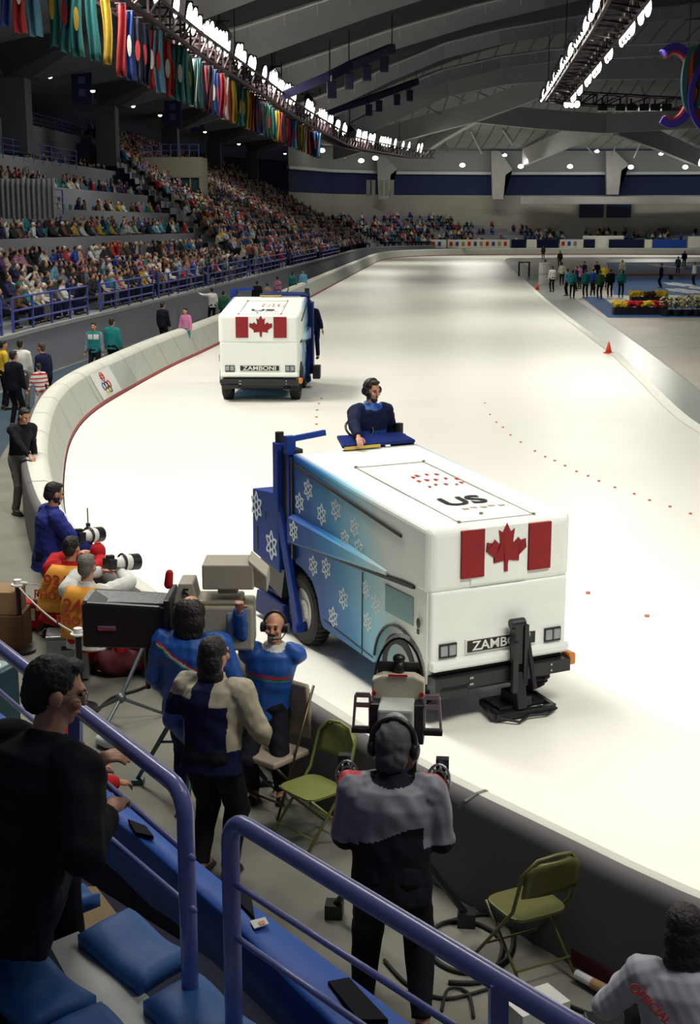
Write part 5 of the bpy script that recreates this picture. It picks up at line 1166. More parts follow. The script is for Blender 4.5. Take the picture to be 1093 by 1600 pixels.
tele(P(128, 838, 1.22), R(-35), 'white telephoto camera raised by photographer 931 over the boards', 0)
tele(P(178, 880, 1.18), R(-48), 'white telephoto camera with black hood used by photographer 248', 0)
bm = B(); ell(bm, (0, 0, 0), (.085, .09, .10)); o = fin('red_cap', bm, M('cloth_red'), smooth=True, loc=P(153, 862, 1.16)); o.name = 'lens_bag'; tag(o, 'round red cloth bag on the board top between the two photographers', 'bag')
bm = B(); cyl(bm, (0, 0, -.07), (0, 0, .10), .035, n=12); o2 = fin('handle', bm, M('cloth_red'), o)

# ------------------------------------------------------------------ queue posts with rope, cases, bags, cables
post_tops = []
for (px, py, lb) in [(33, 915, 'black rope post with white cap beside the wooden crates'), (127, 992, 'black rope post with white knob beside the silver case')]:
    b_ = P(px, py+ (112 if px < 50 else 118), 0); b_ = P(px, 1018, 0) if px < 50 else P(px, 1108, 0)
    e = empty('rope_post', b_, 0, lb, 'post'); top = Q(px, py, b_.y).z
    bm = B(); cyl(bm, (0, 0, .03), (0, 0, top), .03, n=12); fin('pole', bm, M('black_plastic'), e); bm = B(); cyl(bm, (0, 0, 0), (0, 0, .03), .16, n=20); fin('base', bm, M('black_plastic'), e)
    bm = B(); cyl(bm, (0, 0, top-.01), (0, 0, top+.07), .045, n=12); cyl(bm, (0, 0, top+.0), (0, 0, top+.02), .075, n=14); cap(bm, (.0, 0, top+.03), .02, (.10, -.02, top+.03), .02); fin('post_cap', bm, M('letter_white'), e, bevel=.005); post_tops.append(V3(b_.x, b_.y, top))
def rope(a, b, sag, label, r=.011):
    bm = B(); tube(bm, [a.lerp(b, t)-V3(0, 0, sag*4*t*(1-t)) for t in np.arange(0, 1.01, .1)], r, 6); tag(fin('rope', bm, M('rope'), smooth=True), label, 'rope')
rope(post_tops[0], post_tops[1], .06, 'pale rope stretched between the two black posts')
rope(post_tops[0]+V3(0, 0, .03), P(132, 920, post_tops[0].z+.04), .0, 'thin pale cord running from the far rope post toward the black lens', .005)
rope(post_tops[1], post_tops[1]+V3(-.06, 0, -.42), -.04, 'short loose rope end hanging from the nearer post', .009)
bx = P(98, 1062, 0); bm = B(); box(bm, (0, 0, .24), (.42, .34, .44)); box(bm, (0, 0, .475), (.43, .35, .03)); o = fin('equipment_case', bm, mat('silver_case', (.30, .32, .33), .35, .5, var=.08), bevel=.01, loc=(bx.x+.05, bx.y+.1, 0), rot=(0, 0, .15)); o2 = empty('x', (0, 0, 0)); bpy.data.objects.remove(o2)
tag(o, 'silver equipment case standing behind the nearer rope post', 'case'); bm = B(); box(bm, (0, -.18, .36), (.12, .02, .03)); fin('case_handle', bm, M('dark_metal'), o)
for i, (px, py, s_, c, lb) in enumerate([(8, 990, (.5, .5, .42), (.15, .08, .035), 'brown wooden crate at the left edge, bottom one'), (6, 948, (.45, .42, .26), (.33, .2, .09), 'tan box stacked on the brown crate at the left edge')]):
    q = P(px, py+20, 0) if i == 0 else P(px, 1010, 0); bm = B(); box(bm, (0, 0, s_[2]/2+(.42 if i else 0)), s_); o = fin('crate', bm, mat('crate%d' % i, c, .8, var=.2), loc=q, bevel=.01); tag(o, lb, 'crate')
for (px, py, lb, r) in [(78, 930, 'black camera bag on the floor behind the rope posts, rounder one', .16), (38, 932, 'black camera bag beside the brown crate', .13)]:
    q = P(px, py+45, 0); bm = B(); ell(bm, (0, 0, r*1.6), (r, r*.8, r*.8)); box(bm, (0, 0, r), (r*1.8, r*1.2, r*1.8)); o = link('camera_bag', remesh(bm, .015, 4, .008, 9), M('cloth_black'), loc=q); tag(o, lb, 'bag'); bm = B(); tube(bm, [(r*.8*cos(t), 0, r*2.1+r*.8*sin(t)) for t in np.arange(0, pi+.1, pi/8)], .012, 6); fin('bag_strap', bm, M('cloth_black'), o)
q = P(188, 1052, 0); bm = B(); ell(bm, (0, 0, .13), (.30, .2, .14)); ell(bm, (.2, .05, .12), (.2, .16, .12)); o = link('duffel_bag', remesh(bm, .016, 4, .02, 6), mat('maroon', (.10, .008, .012), .8), loc=q); tag(o, 'dark red duffel bag slumped under the big television camera', 'bag')
q = P(60, 990, 0); bm = B(); box(bm, (0, 0, .18), (.34, .2, .32)); o = fin('red_carrier', bm, M('cloth_red'), loc=q+V3(-.15, .2, 0), bevel=.03); o.name = 'carrier_bag'; tag(o, 'red and white carrier bag between the crates and seated photographers', 'bag'); bm = B(); box(bm, (0, -.105, .2), (.2, .01, .14)); fin('bag_panel', bm, M('letter_white'), o)
for (px, py, lb, yw) in [(88, 985, 'beige camp stool under photographer 931', -.6), (135, 1000, 'grey camp stool under photographer 248', -.6)]:
    q = P(px, py+5, 0); e = empty('camp_stool', q, yw, lb, 'stool'); bm = B(); box(bm, (0, 0, .40), (.40, .30, .05)); fin('seat', bm, mat('canvas', (.34, .28, .18), .9), e, bevel=.02)
    for a_, b2 in (((-.18, -.13, .38), (.18, -.13, .02)), ((.18, -.13, .38), (-.18, -.13, .02)), ((-.18, .13, .38), (.18, .13, .02)), ((.18, .13, .38), (-.18, .13, .02))): bm = B(); tube(bm, [a_, b2], .014, 6); fin('leg', bm, M('dark_metal'), e)
def cable(pts, r, m, label):
    bm = B(); tube(bm, catmull([P(x, y, .012) for x, y in pts], .06), r, 7); tag(fin('cable', bm, m, smooth=True), label, 'cable')
cable([(150, 1112), (175, 1090), (215, 1078), (240, 1066)], .014, M('rubber'), 'black cable curving over the floor near the duffel bag')
cable([(700, 1440), (760, 1428), (800, 1450), (790, 1500), (730, 1520), (680, 1500), (672, 1460), (700, 1440), (750, 1445), (785, 1475), (760, 1530), (700, 1535)], .016, M('rubber'), 'thick black cable coiled on the floor under the dark olive chair')
cable([(600, 1500), (640, 1540), (700, 1560), (790, 1540), (860, 1560), (960, 1600)], .012, M('rubber'), 'thin black cable trailing along the floor toward the corner')
cable([(690, 1580), (700, 1545), (730, 1550), (740, 1590)], .010, M('rubber'), 'small loop of black cable by the operator foot')
# floor tripod lying below the big camera
e = empty('light_stand', P(190, 1130, 0), .3, 'grey folded light stand spread on the floor beside the rail', 'stand'); bm = B(); cap(bm, (0, 0, .25), .02, (.45, .5, .9), .018, n=8); fin('stem', bm, mat('stand_grey', (.13, .16, .17), .4, .6), e)
for t in (.2, 2.2, 4.1): bm = B(); cap(bm, (0, 0, .25), .018, (.42*cos(t), .42*sin(t), .02), .014, n=8); fin('leg', bm, M('stand_grey'), e)
bm = B(); ell(bm, (0, 0, .25), (.05, .05, .05)); fin('hub', bm, M('stand_grey'), e, smooth=True)
q = P(168, 1168, 0); bm = B(); ell(bm, (0, 0, .06), (.07, .15, .06)); ell(bm, (0, -.05, .13), (.055, .07, .10)); o = link('skate_boot', remesh(bm, .01, 2), M('white_cloth'), loc=q, rot=(0, 0, .9)); tag(o, 'white skate boot standing on the floor beyond the near rail', 'boot'); bm = B(); box(bm, (0, 0, .01), (.012, .30, .02)); fin('blade', bm, M('metal'), o)
# teal sign with pale letters behind the rail
q = P(28, 1085, .0); e = empty('table_sign', P(20, 1130, 0)+V3(-.35, -.1, 0), R(-20), 'teal table front with white letter and papers, behind the near rail', 'sign'); bm = B(); box(bm, (0, 0, .30), (.8, .4, .6)); fin('table_block', bm, mat('teal_dark', (.02, .06, .08), .6), e, bevel=.01)
bm = B(); box(bm, (-.02, .0, .61), (.74, .36, .02)); fin('sheet', bm, mat('pale_teal', (.25, .38, .38), .6), e); text('sheet_letter', 'S', .26, M('letter_white'), e, (.1, 0, .625), (0, 0, .5), sx=1.4)
bm = B(); box(bm, (.26, -.05, .63), (.2, .14, .02), (0, 0, .5)); fin('papers', bm, M('letter_white'), e)
# pipes and carton by the boards, lower right
bm = B(); a_ = P(900, 1522, .05); b2 = P(948, 1548, .05); cyl(bm, a_, b2, .03, n=12); o = fin('tube_roll', bm, M('letter_white')); tag(o, 'short white and tan tube lying by the foot of the near boards', 'tube')
bm = B(); a_ = P(925, 1536, .05); cyl(bm, a_, b2, .034, n=12); fin('tube_end', bm, mat('tan_end', (.4, .25, .12), .7), o)
bm = B(); a_ = P(900, 1490, .06); b2 = P(985, 1540, .06); bar(bm, a_, b2, .10, .10); o = fin('kick_strip', bm, mat('maroon2', (.12, .008, .02), .7)); o.name = 'trim_board_foot'; o['kind'] = 'structure'
bm = B(); a_ = P(925, 1575, .3); box(bm, (0, 0, 0), (.22, .2, .2)); cyl(bm, (.05, .12, .0), (.22, .2, .02), .085, n=18); o = fin('film_camera', bm, tvd, loc=a_+V3(.08, 0, -.18), bevel=.01); tag(o, 'black film camera with silver lens ring on the floor by the crouching person', 'camera')
bm = B(); tube(bm, [(.16+.0*t, .17+.07*cos(t), .01+.085*sin(t)) for t in np.arange(0, 2*pi, pi/8)], .012, 6, closed=True); fin('lens_ring', bm, M('metal'), o)
bm = B(); box(bm, (0, 0, .08), (.34, .22, .16), (0, 0, .5)); o = fin('carton', bm, M('white_cloth'), loc=P(835, 1600, 0)); tag(o, 'white carton on the floor behind the nearest handrail, at the bottom', 'carton')
# ------------------------------------------------------------------ people standing farther off
def wear(white_yoke=False):
    def f(c, x):
        t = (c-x['pel']).dot(x['up'])/x['k']
        if white_yoke and c.y > .02 and abs(c.x) < .17 and .33 < t < .47 and abs(c.x) > .02: return 1
        if white_yoke and abs(c.x) > .19: return 2
        return 0
    return f
def stander(px, py, yaw, label, coat, trou='cloth_black', h=1.76, mats=(), jf=None, hair='hair_dark', group=None, lean=3, hands=None, cap_=None):
    p = P(px, py, 0); return person(p, R(yaw), label, group, h=h, lean=lean, jacket='cloth_'+coat if not coat.startswith('m:') else coat[2:], jmats=mats, jfun=jf, trousers=trou, hair=hair, detail=0, fingers=False, hands=hands, cap_=cap_)
stander(150, 597, 175, 'official in teal and white jacket facing us behind the boards', 'teal', mats=['white_cloth', 'jacket_grey'], jf=wear(True))
stander(177, 590, -20, 'man in plain teal coat with back turned by the grey wall', 'teal', h=1.86)
stander(75, 648, 60, 'person in dark blue jacket with curly hair leaning on the curved boards', 'navy', hair='hair_brown', lean=10)
stander(25, 668, -30, 'man in black vest among the group at the left edge', 'black', h=1.78)
stander(36, 640, 0, 'person in white shirt behind the man in black vest', 'white', 'trouser_grey')
stander(8, 640, -60, 'person in yellow top cut off by the left edge', 'yellow', h=1.72)
stander(255, 548, -30, 'man in black suit standing by the grey wall above the boards', 'black', h=1.8)
stander(292, 556, 150, 'person in pink and teal jacket sitting on the board top', 'pink', 'cloth_teal', h=1.6)
stander(332, 510, 30, 'person with white sleeves reaching beside the blue railing', 'white', 'cloth_black', hands=[(-.5, .3, 1.5), (.2, .1, .9)])
stander(350, 516, -20, 'broad person in green coat behind the farther ice resurfacer', 'green', h=1.7)
stander(402, 492, 0, 'spectator in black coat on the walkway behind the resurfacer top', 'black', h=1.7)
stander(418, 490, 20, 'child in tan coat on the walkway beside the boards', 'tan', h=1.35)
stander(434, 480, 40, 'person in pink coat walking behind the boards', 'pink', h=1.65)
stander(457, 470, -30, 'person in teal coat leaning over the far boards', 'teal', h=1.7)
stander(474, 465, 160, 'person in light blue coat leaning over the far boards', 'sky', h=1.7)
# flag shirt child seated on the curved boards
q = P(73, 605, 1.0); e = person((q.x-.15, q.y, 0), R(40), 'small figure in red and white striped top standing behind the curved boards', h=1.25, jacket='cloth_red', trousers='cloth_white', detail=0, fingers=False, jmats=['white_cloth'], jfun=lambda c, x: 1 if int(abs(c.z)*22) % 2 else 0)
IN = [(862, 456, 20, 'black', 'white jacket and black trousers', 'white', 1.78), (851, 440, 90, 'blue', 'blue and white vest', 'blue', 1.8), (877, 446, 0, 'grey', 'pale grey coat', 'cream', 1.7), (885, 462, 60, 'sky', 'long light blue coat', 'sky', 1.75), (893, 466, -20, 'teal', 'pale teal jacket', 'teal', 1.74),
      (914, 465, 10, 'teal', 'bright teal jacket', 'teal', 1.78), (925, 462, -30, 'blue', 'royal blue coat', 'blue', 1.72), (936, 467, 5, 'teal', 'dark green coat', 'green', 1.8), (943, 452, 180, 'yellow', 'yellow jacket', 'yellow', 1.74), (952, 464, 0, 'black', 'long black coat', 'black', 1.82), (969, 464, 180, 'teal', 'teal top and white sleeves', 'teal', 1.76),
      (912, 444, 120, 'navy', 'navy jacket', 'navy', 1.74), (931, 444, 200, 'black', 'plain black jacket', 'black', 1.74), (971, 440, 150, 'cream', 'cream sweater', 'cream', 1.72), (905, 452, 40, 'pink', 'pink scarf and coat', 'pink', 1.66), (927, 456, 90, 'white', 'white sweater', 'white', 1.76), (900, 455, 90, 'navy', 'dark navy parka', 'navy', 1.7),
      (1032, 450, 60, 'navy', 'dark suit near the carpet snowflakes', 'navy', 1.84), (1084, 446, 100, 'white', 'white jacket by the low bench', 'white', 1.78), (1058, 430, 0, 'teal', 'teal coat bending at the low bench', 'teal', 1.6), (1068, 418, 0, 'navy', 'navy coat on the far carpet', 'navy', 1.8), (874, 418, 0, 'brown', 'brown coat far across the ice edge', 'brown', 1.8), (848, 405, 0, 'brown', 'brown coat by the distant boards', 'brown', 1.8)]
for (px, py, yw, c, lb, coat, h) in IN:
    stander(px, py, yw, 'person in %s standing on the infield floor' % lb if px < 1000 else 'person in %s, infield side' % lb, coat, h=h, hair=rnd.choice(['hair_dark', 'hair_brown']))
# seated officials at the low red bench
e = empty('low_bench', P(1010, 437, 0), 0, 'long low brown bench across the blue infield carpet', 'bench'); bm = B(); box(bm, (0, 0, .42), (14, .5, .12)); fin('bench_seat', bm, mat('bench_brown', (.22, .06, .03), .7), e)
for x in (-6, -2, 2, 6): bm = B(); box(bm, (x, 0, .18), (.3, .4, .36)); fin('leg', bm, M('dark_metal'), e)
# small stool frame, white barrel, cones
q = P(818, 432, 0); e = empty('timing_stool', q, 0, 'dark open stool frame standing by the far track edge', 'stool'); bm = B(); box(bm, (0, 0, 1.25), (1.0, .6, .1)); fin('seat', bm, M('dark_metal'), e)
for x in (-.45, .45):
    for y in (-.25, .25): bm = B(); cap(bm, (x, y, 1.25), .05, (x, y, 0), .05, n=6); fin('leg', bm, M('dark_metal'), e)
q = P(849, 445, 0); bm = B(); cyl(bm, (0, 0, 0), (0, 0, 1.6), .42, n=20); cyl(bm, (0, 0, 1.6), (0, 0, 1.66), .45, n=20); o = fin('barrel', bm, M('white_cloth'), loc=q, bevel=.03); tag(o, 'tall white barrel beside the group on the infield', 'barrel'); bm = B(); cyl(bm, (0, 0, .8), (0, 0, .86), .435, n=20); fin('band', bm, M('metal'), o)
def cone(px, py, h, label):
    e = empty('traffic_cone', P(px, py, 0), 0, label, 'cone'); bm = B(); cyl(bm, (0, 0, .04), (0, 0, h), h*.28, r2=h*.06, n=18); fin('cone_body', bm, mat('cone_orange', (.75, .08, .02), .5), e, smooth=True); bm = B(); box(bm, (0, 0, .02), (h*.75, h*.75, .04)); fin('base', bm, M('cone_orange'), e)
cone(950, 552, .42, 'orange traffic cone on the grey ice edge, nearer one'); cone(839, 453, .5, 'orange traffic cone far along the ice edge')
# painted lane dots are rubber pucks on the ice
for i, (px, py) in enumerate([(757, 630), (765, 648), (775, 660), (785, 668), (797, 680), (813, 691), (835, 705), (851, 714), (866, 720), (882, 728), (900, 737), (918, 744), (935, 752), (960, 762), (990, 772), (1014, 782), (1046, 792), (1078, 803)]):
    bm = B(); cyl(bm, (0, 0, 0), (0, 0, .02), .026, n=10); o = fin('lane_marker', bm, mat('dot_red', (.6, .2, .15), .6), loc=P(px, py, .004)); tag(o, 'small red dot marker in the long row curving over the ice', 'marker', 'red dots curving over the ice')
for i, (px, py) in enumerate([(502, 623), (498, 631), (495, 641), (494, 652), (494, 663)]):
    bm = B(); cyl(bm, (0, 0, 0), (0, 0, .02), .03, n=10); o = fin('lane_marker', bm, M('dot_red'), loc=P(px, py, .004)); tag(o, 'small red dot marker in the short row behind the nearer resurfacer', 'marker', 'red dots behind the resurfacer')
for (px, py, l) in ((918, 927, 'nearer the front of'), (1010, 963, 'farthest beside')):
    bm = B(); cyl(bm, (0, 0, 0), (0, 0, .02), .03, n=10); o = fin('lane_marker', bm, M('dot_red'), loc=P(px, py, .004)); tag(o, 'single red dot on the ice ' + l + ' the nearer resurfacer', 'marker')
# flower boxes on the infield
def flower_row(px0, px1, py, label, cols):
    a_ = P(px0, py, 0); b2 = P(px1, py, 0); e = empty('flower_box', a_, math.atan2(b2.y-a_.y, b2.x-a_.x), label, 'flower box'); L = (b2-a_).length
    bm = B(); box(bm, (L/2, 0, .2), (L, .6, .4)); fin('planter', bm, M('dark_metal'), e)
    for ci, c in enumerate(cols):
        bm = B()
        for k in range(60): x = L*(ci+rnd.random())/len(cols); r_ = rnd.uniform(.06, .14); ell(bm, (x, rnd.uniform(-.35, .3), .45+rnd.uniform(0, .22)), (r_, r_, r_*.8), u=6, v=4)
        f = fin('blossoms', bm, M('cloth_'+c), e); f['kind'] = 'stuff'
flower_row(984, 1040, 474, 'farther row of yellow and dark red flowers on the blue carpet', ['yellow', 'brown', 'yellow'])
flower_row(957, 1040, 492, 'nearer row of yellow and red flowers along the carpet edge', ['yellow', 'red', 'yellow', 'red'])
for i, px in enumerate((1040, 1056, 1072, 1088)):
    e = empty('potted_shrub', P(px, 494, 0), 0, ['green shrub with pale blossoms next to the flower rows', 'second green shrub from the flower rows', 'third green shrub from the flower rows, tallest', 'green shrub at the picture edge beyond the flower rows'][i], 'shrub')
    bm = B(); cyl(bm, (0, 0, 0), (0, 0, .35), .25, r2=.32, n=14); fin('pot', bm, M('dark_metal'), e); bm = B()
    for k in range(150):
        t = rnd.uniform(0, 2*pi); r_ = rnd.uniform(.05, .42); z = .4+rnd.random()*(.55+.15*(i == 2)); d_ = V3(cos(t), sin(t), rnd.uniform(-.1, .8)).normalized(); c = V3(r_*cos(t), r_*sin(t), z); s_ = d_.cross(V3(0, 0, 1)).normalized()*.05; bm.faces.new([bm.verts.new(q) for q in (c-s_, c+d_*.12, c+s_, c-d_*.08)])
    o = fin('leaves', bm, mat('leaf', (.06, .13, .03), .7, var=.4, scale=5), e); bm = B()
    for k in range(14): t = rnd.uniform(0, 2*pi); ell(bm, (.36*cos(t), .3*sin(t)-.1, rnd.uniform(.5, 1.0)), (.06, .06, .05), u=6, v=4)
    fin('blossoms', bm, M('cloth_yellow' if i % 2 else 'cloth_cream'), e)['kind'] = 'stuff'
# olympic panel on the boards
s0 = min(np.arange(0, BP.L, .2), key=lambda s: (BP.at(s)[0]-P(163, 632, 0)).length)
def bpt(s, z, out=.0):
    p, d, n = BP.at(s-.9*z, .012+(z-.1)*.208/.74); return V3(p.x, p.y, z)-n*(.012+out)
bm = B(); A = []; W_ = 2.3
for k in range(9):
    s_ = s0+W_*k/8; A.append([bm.verts.new(bpt(s_, z)) for z in (.11, .35, .6, .84)])
for k in range(8):
    for j in range(3): bm.faces.new((A[k][j], A[k+1][j], A[k+1][j+1], A[k][j+1]))
bmesh.ops.recalc_face_normals(bm, faces=bm.faces)
pn = fin('board_panel', bm, M('letter_white')); tag(pn, 'white board panel with coloured rings emblem on the curved boards', 'panel')
for (u, z, r, c) in [(.75, .42, .13, 'blue'), (1.05, .42, .13, 'black'), (1.35, .42, .13, 'red'), (.90, .30, .13, 'yellow'), (1.20, .30, .13, 'green')]:
    bm = B(); tube(bm, [bpt(s0+u+r*1.1*cos(t), z+r*.75*sin(t), .008) for t in np.arange(0, 2*pi, pi/8)], .016, 5, closed=True); fin('ring', bm, M('cloth_'+c), pn)
bm = B()
for k in range(10):
    t = k*2*pi/10
    for r_ in (.09, .16): p0 = bpt(s0+1.05+r_*1.2*cos(t), .67+r_*.75*sin(t), .008); p1 = bpt(s0+1.05+r_*1.2*cos(t+.45), .67+r_*.75*sin(t+.45), .008); bar(bm, p0, p1, .03, .01)
fin('panel_emblem', bm, M('cloth_red'), pn)

# ------------------------------------------------------------------ blue railings along the stand wall
def fence(s_a, s_b, off, z0, label, h=1.0):
    e = empty('railing', BP.at((s_a+s_b)/2, woff(s_a)+off)[0]+V3(0, 0, z0), 0, label, 'railing', 'blue railings along the stand wall'); inv = Matrix.Translation(-e.location)
    pt = lambda s, z: BP.at(s, woff(s)+off)[0]+V3(0, 0, z0+z)
    for z in (h, h*.62, h*.3):
        bm = B(); tube(bm, [pt(s, z) for s in np.linspace(s_a, s_b, 8)], .035, 6); o = fin('rail', bm, M('rail_far'), e, smooth=True); o.matrix_parent_inverse = inv
    n = max(2, int((s_b-s_a)/1.9))
    for k in range(n+1):
        s = s_a+(s_b-s_a)*k/n; bm = B(); bar(bm, pt(s, h), pt(s, -.25), .07, .07); o = fin('post', bm, M('rail_far'), e); o.matrix_parent_inverse = inv
ys_ = [(31, 38), (39.5, 47), (48.5, 57), (58, 68), (69, 82), (83, 100), (103, 122), (125, 145)]
for i, (ya, yb) in enumerate(ys_):
    fence(BP.s_at_y(ya), BP.s_at_y(yb), .12, 1.47, 'blue railing on the grey wall, %s length counted from our end' % ['first', 'second', 'third', 'fourth', 'fifth', 'sixth', 'seventh', 'eighth'][i])
for (d_, z_, ya, yb, w_) in [(8.1, 5.35, 60, 72, 'lowest'), (21.4, 12.3, 96, 122, 'highest'), (15.3, 8.8, 84, 100, 'middle')]:
    fence(BP.s_at_y(ya), BP.s_at_y(yb), d_+.2, z_, 'blue railing on the %s terrace wall of the left stand' % w_)
# beige booth with windows at the end of the terraces
q = Q(268, 300, 118); e = empty('press_booth', (q.x, q.y, 6.2), R(-4), 'beige press booth with dark windows at the end of the terraces', 'booth')
bm = B(); box(bm, (0, 1.5, 3.1), (5.2, 3, 1.7)); box(bm, (2.5, 1.5, .9), (.25, 3, 2.8)); box(bm, (-2.5, 1.5, .9), (.2, 3, 2.8)); box(bm, (0, 1.5, -.9), (5.2, 3, 1.0)); fin('booth_wall', bm, mat('booth_beige', (.36, .34, .26), .8), e)
bm = B(); box(bm, (0, .25, 1.0), (4.8, .1, 2.6)); fin('window_glass', bm, mat('booth_glass', (.03, .08, .10), .15), e); bm = B()
for x in (-1.2, .2, 1.6): box(bm, (x, .15, 1.0), (.12, .1, 2.6))
fin('window_frame', bm, M('booth_beige'), e)
fenceb = B(); 
for x in np.arange(-2.4, 2.5, .8): bar(fenceb, (x, 0, 3.9), (x, 0, 5.0), .07, .07)
for z in (5.0, 4.5): bar(fenceb, (-2.5, 0, z), (2.5, 0, z), .06, .06)
fin('roof_rail', fenceb, M('rail_far'), e)
# grey ribbed screen at the left edge
q0 = Q(-20, 335, 62); q1 = Q(84, 335, 62); bm = B(); n = 26
pts = []
for k in range(n*2+1):
    x = q0.x+(q1.x-q0.x)*k/(2*n); pts.append((x, 62+(.16 if (k//2) % 2 else 0)))
V0 = [bm.verts.new((x, y, Q(0, 342, 62).z)) for x, y in pts]; V1 = [bm.verts.new((x, y, Q(0, 279, 62).z)) for x, y in pts]
for k in range(len(pts)-1): bm.faces.new((V0[k], V0[k+1], V1[k+1], V1[k]))
o = fin('wall_ribbed_screen', bm, mat('screen_grey', (.27, .27, .31), .8), kind='structure'); o.modifiers.new('s', 'SOLIDIFY').thickness = .08
# banners: far end cloths and tall white banners
bann = [(640, 690, 'white', 'white cloth banner with red spots on the far boards, beside the crowd'), (694, 785, 'cream', 'long pale cloth banner with coloured marks along the far boards'), (790, 812, 'navy', 'first short navy banner on the far boards'), (813, 828, 'white', 'first white banner between navy ones on the far boards'), (829, 861, 'navy', 'navy banner left of the row of white ones'), (863, 898, 'white', 'pale banner pair on the far boards behind the barrel'), (899, 916, 'navy', 'short navy banner behind the group on the infield'),
        (937, 990, 'navy', 'long navy banner behind the infield group'), (991, 1002, 'cream', 'cream panel between two navy banners'), (1003, 1054, 'blue', 'long blue banner far side near the rings'), (1056, 1075, 'white', 'white square panel at the far end, nearest the picture edge')]
for i, (x0, x1, c, lb) in enumerate(bann):
    a_ = farpt(x0, 206 if x0 > 700 else 204, 0); b2 = farpt(x1, 206, 0); hgt = 1.25 if 'white' not in c or x0 < 1050 else 1.7; bm = B(); box(bm, ((b2.x-a_.x)/2, 0, hgt/2), (b2.x-a_.x, .1, hgt)); o = fin('banner', bm, M('cloth_'+c), loc=(a_.x, a_.y+1.0, 1.05)); tag(o, lb, 'banner')
    if c in ('white', 'cream') and x1-x0 > 20:
        for k in range(int((x1-x0)/9)):
            bm = B(); box(bm, (.5+k*.9, -.08, hgt*.5), (.45, .04, hgt*.5)); fin('banner_mark', bm, M('cloth_'+['red', 'blue', 'grey'][k % 3]), o)
q = farpt(915, 207, 0); bm = B(); box(bm, (1.2, 0, .9), (6.2, .15, 1.8)); o = fin('banner', bm, M('cloth_white'), loc=(q.x, q.y+.3, 1.05)); tag(o, 'tallest white board panel at the far end behind the infield group', 'banner')
for i, px in enumerate((575, 583, 595, 604, 612)):
    a_ = Q(px, 306, 196); bm = B(); box(bm, (0, 0, 1.1), (.55, .08, 2.2)); o = fin('tall_banner', bm, M('white_cloth'), loc=a_); tag(o, 'narrow white upright banner at the top of the far crowd', 'banner', 'five narrow white banners above the far crowd')
# ------------------------------------------------------------------ seated spectators
objcol_mat('coat_tint'); 
def seated_mesh(seed, arms_up=False, low=True):
    r_ = random.Random(seed); bm = B()
    ln = r_.uniform(-.05, .16); pel = V3(0, .05, .47); nb = pel+V3(0, ln, .50); hc = nb+V3(r_.uniform(-.02, .02), .02, .16)
    ell(bm, hc, (.075, .092, .112), u=10, v=8, mi=1); n1 = len(bm.faces); cap(bm, nb, .055, hc, .05, n=8, mi=1)
    ell(bm, hc+V3(0, .088, -.018), (.014, .02, .022), u=6, v=4, mi=1)
    ell(bm, hc+V3(0, -.025, .032), (.086, .093, .096), u=10, v=8, mi=2)
    cap(bm, pel, .165, pel.lerp(nb, .55), .175, n=12, mi=0); cap(bm, pel.lerp(nb, .55), .175, nb, .10, n=12, mi=0); cap(bm, pel.lerp(nb, .84)-V3(.15, 0, 0), .085, pel.lerp(nb, .84)+V3(.15, 0, 0), .085, n=10, mi=0)
    for s in (-1, 1):
        sh = pel.lerp(nb, .84)+V3(s*.19, 0, 0); ha = V3(s*r_.uniform(.04, .16), .36, r_.uniform(.52, .70)) if not arms_up else V3(s*.2, .25, 1.25)
        el, ha = ik(sh, ha, .28, .25, (s, -.3, -1)); cap(bm, sh, .072, el, .06, n=8, mi=0); cap(bm, el, .06, ha, .046, n=8, mi=0); ell(bm, ha+(ha-el).normalized()*.05, (.04, .045, .04), u=8, v=6, mi=1)
        kn = V3(s*.12, .50, .50); cap(bm, pel+V3(s*.09, 0, -.02), .10, kn, .075, n=8, mi=3); cap(bm, kn, .075, V3(s*.12, .50, .08), .055, n=8, mi=3); ell(bm, V3(s*.12, .56, .06), (.045, .12, .05), u=8, v=5, mi=4)
    me = bpy.data.meshes.new('spectator'); bm.to_mesh(me); bm.free(); me.polygons.foreach_set('use_smooth', [True]*len(me.polygons)); return me
HAIRS = ['hair_dark', 'hair_brown', 'hair_grey']; HN = ['black hair', 'brown hair', 'grey hair']; TR = ['cloth_black', 'cloth_navy', 'trouser_grey']
PROTO = {}
for v in range(4):
    for hi in range(4):
        me = seated_mesh(v*7+1, arms_up=(v == 3)); 
        hm = M(HAIRS[hi]) if hi < 3 else M('cloth_white')
        for mm_ in (M('coat_tint'), M('skin'), hm, M(TR[(v+hi) % 3]), M('shoe')): me.materials.append(mm_)
        PROTO[v, hi] = me
COATS = [('black', (.010, .011, .018), 24), ('navy blue', (.012, .02, .08), 14), ('white', (.62, .62, .58), 13), ('cream', (.52, .46, .34), 8), ('red', (.42, .02, .025), 8), ('teal', (.02, .20, .20), 8), ('royal blue', (.02, .06, .36), 8), ('grey', (.18, .18, .19), 9), ('pink', (.50, .20, .30), 4), ('yellow', (.55, .36, .04), 2), ('brown', (.11, .055, .03), 7), ('light blue', (.16, .36, .50), 4), ('purple', (.10, .04, .18), 2)]
cw = [c[2] for c in COATS]; cr_ = random.Random(11)
spots = []   # (pos, yaw, rowlabel)
ordn = ['front', 'second', 'third', 'fourth', 'fifth', 'sixth', 'seventh', 'eighth', 'ninth', 'tenth', 'eleventh', 'twelfth', 'thirteenth', 'fourteenth', 'fifteenth', 'sixteenth', 'seventeenth', 'eighteenth', 'nineteenth', 'twentieth']+['upper']*10
aisles = [88, 100, 114, 130, 148, 168]
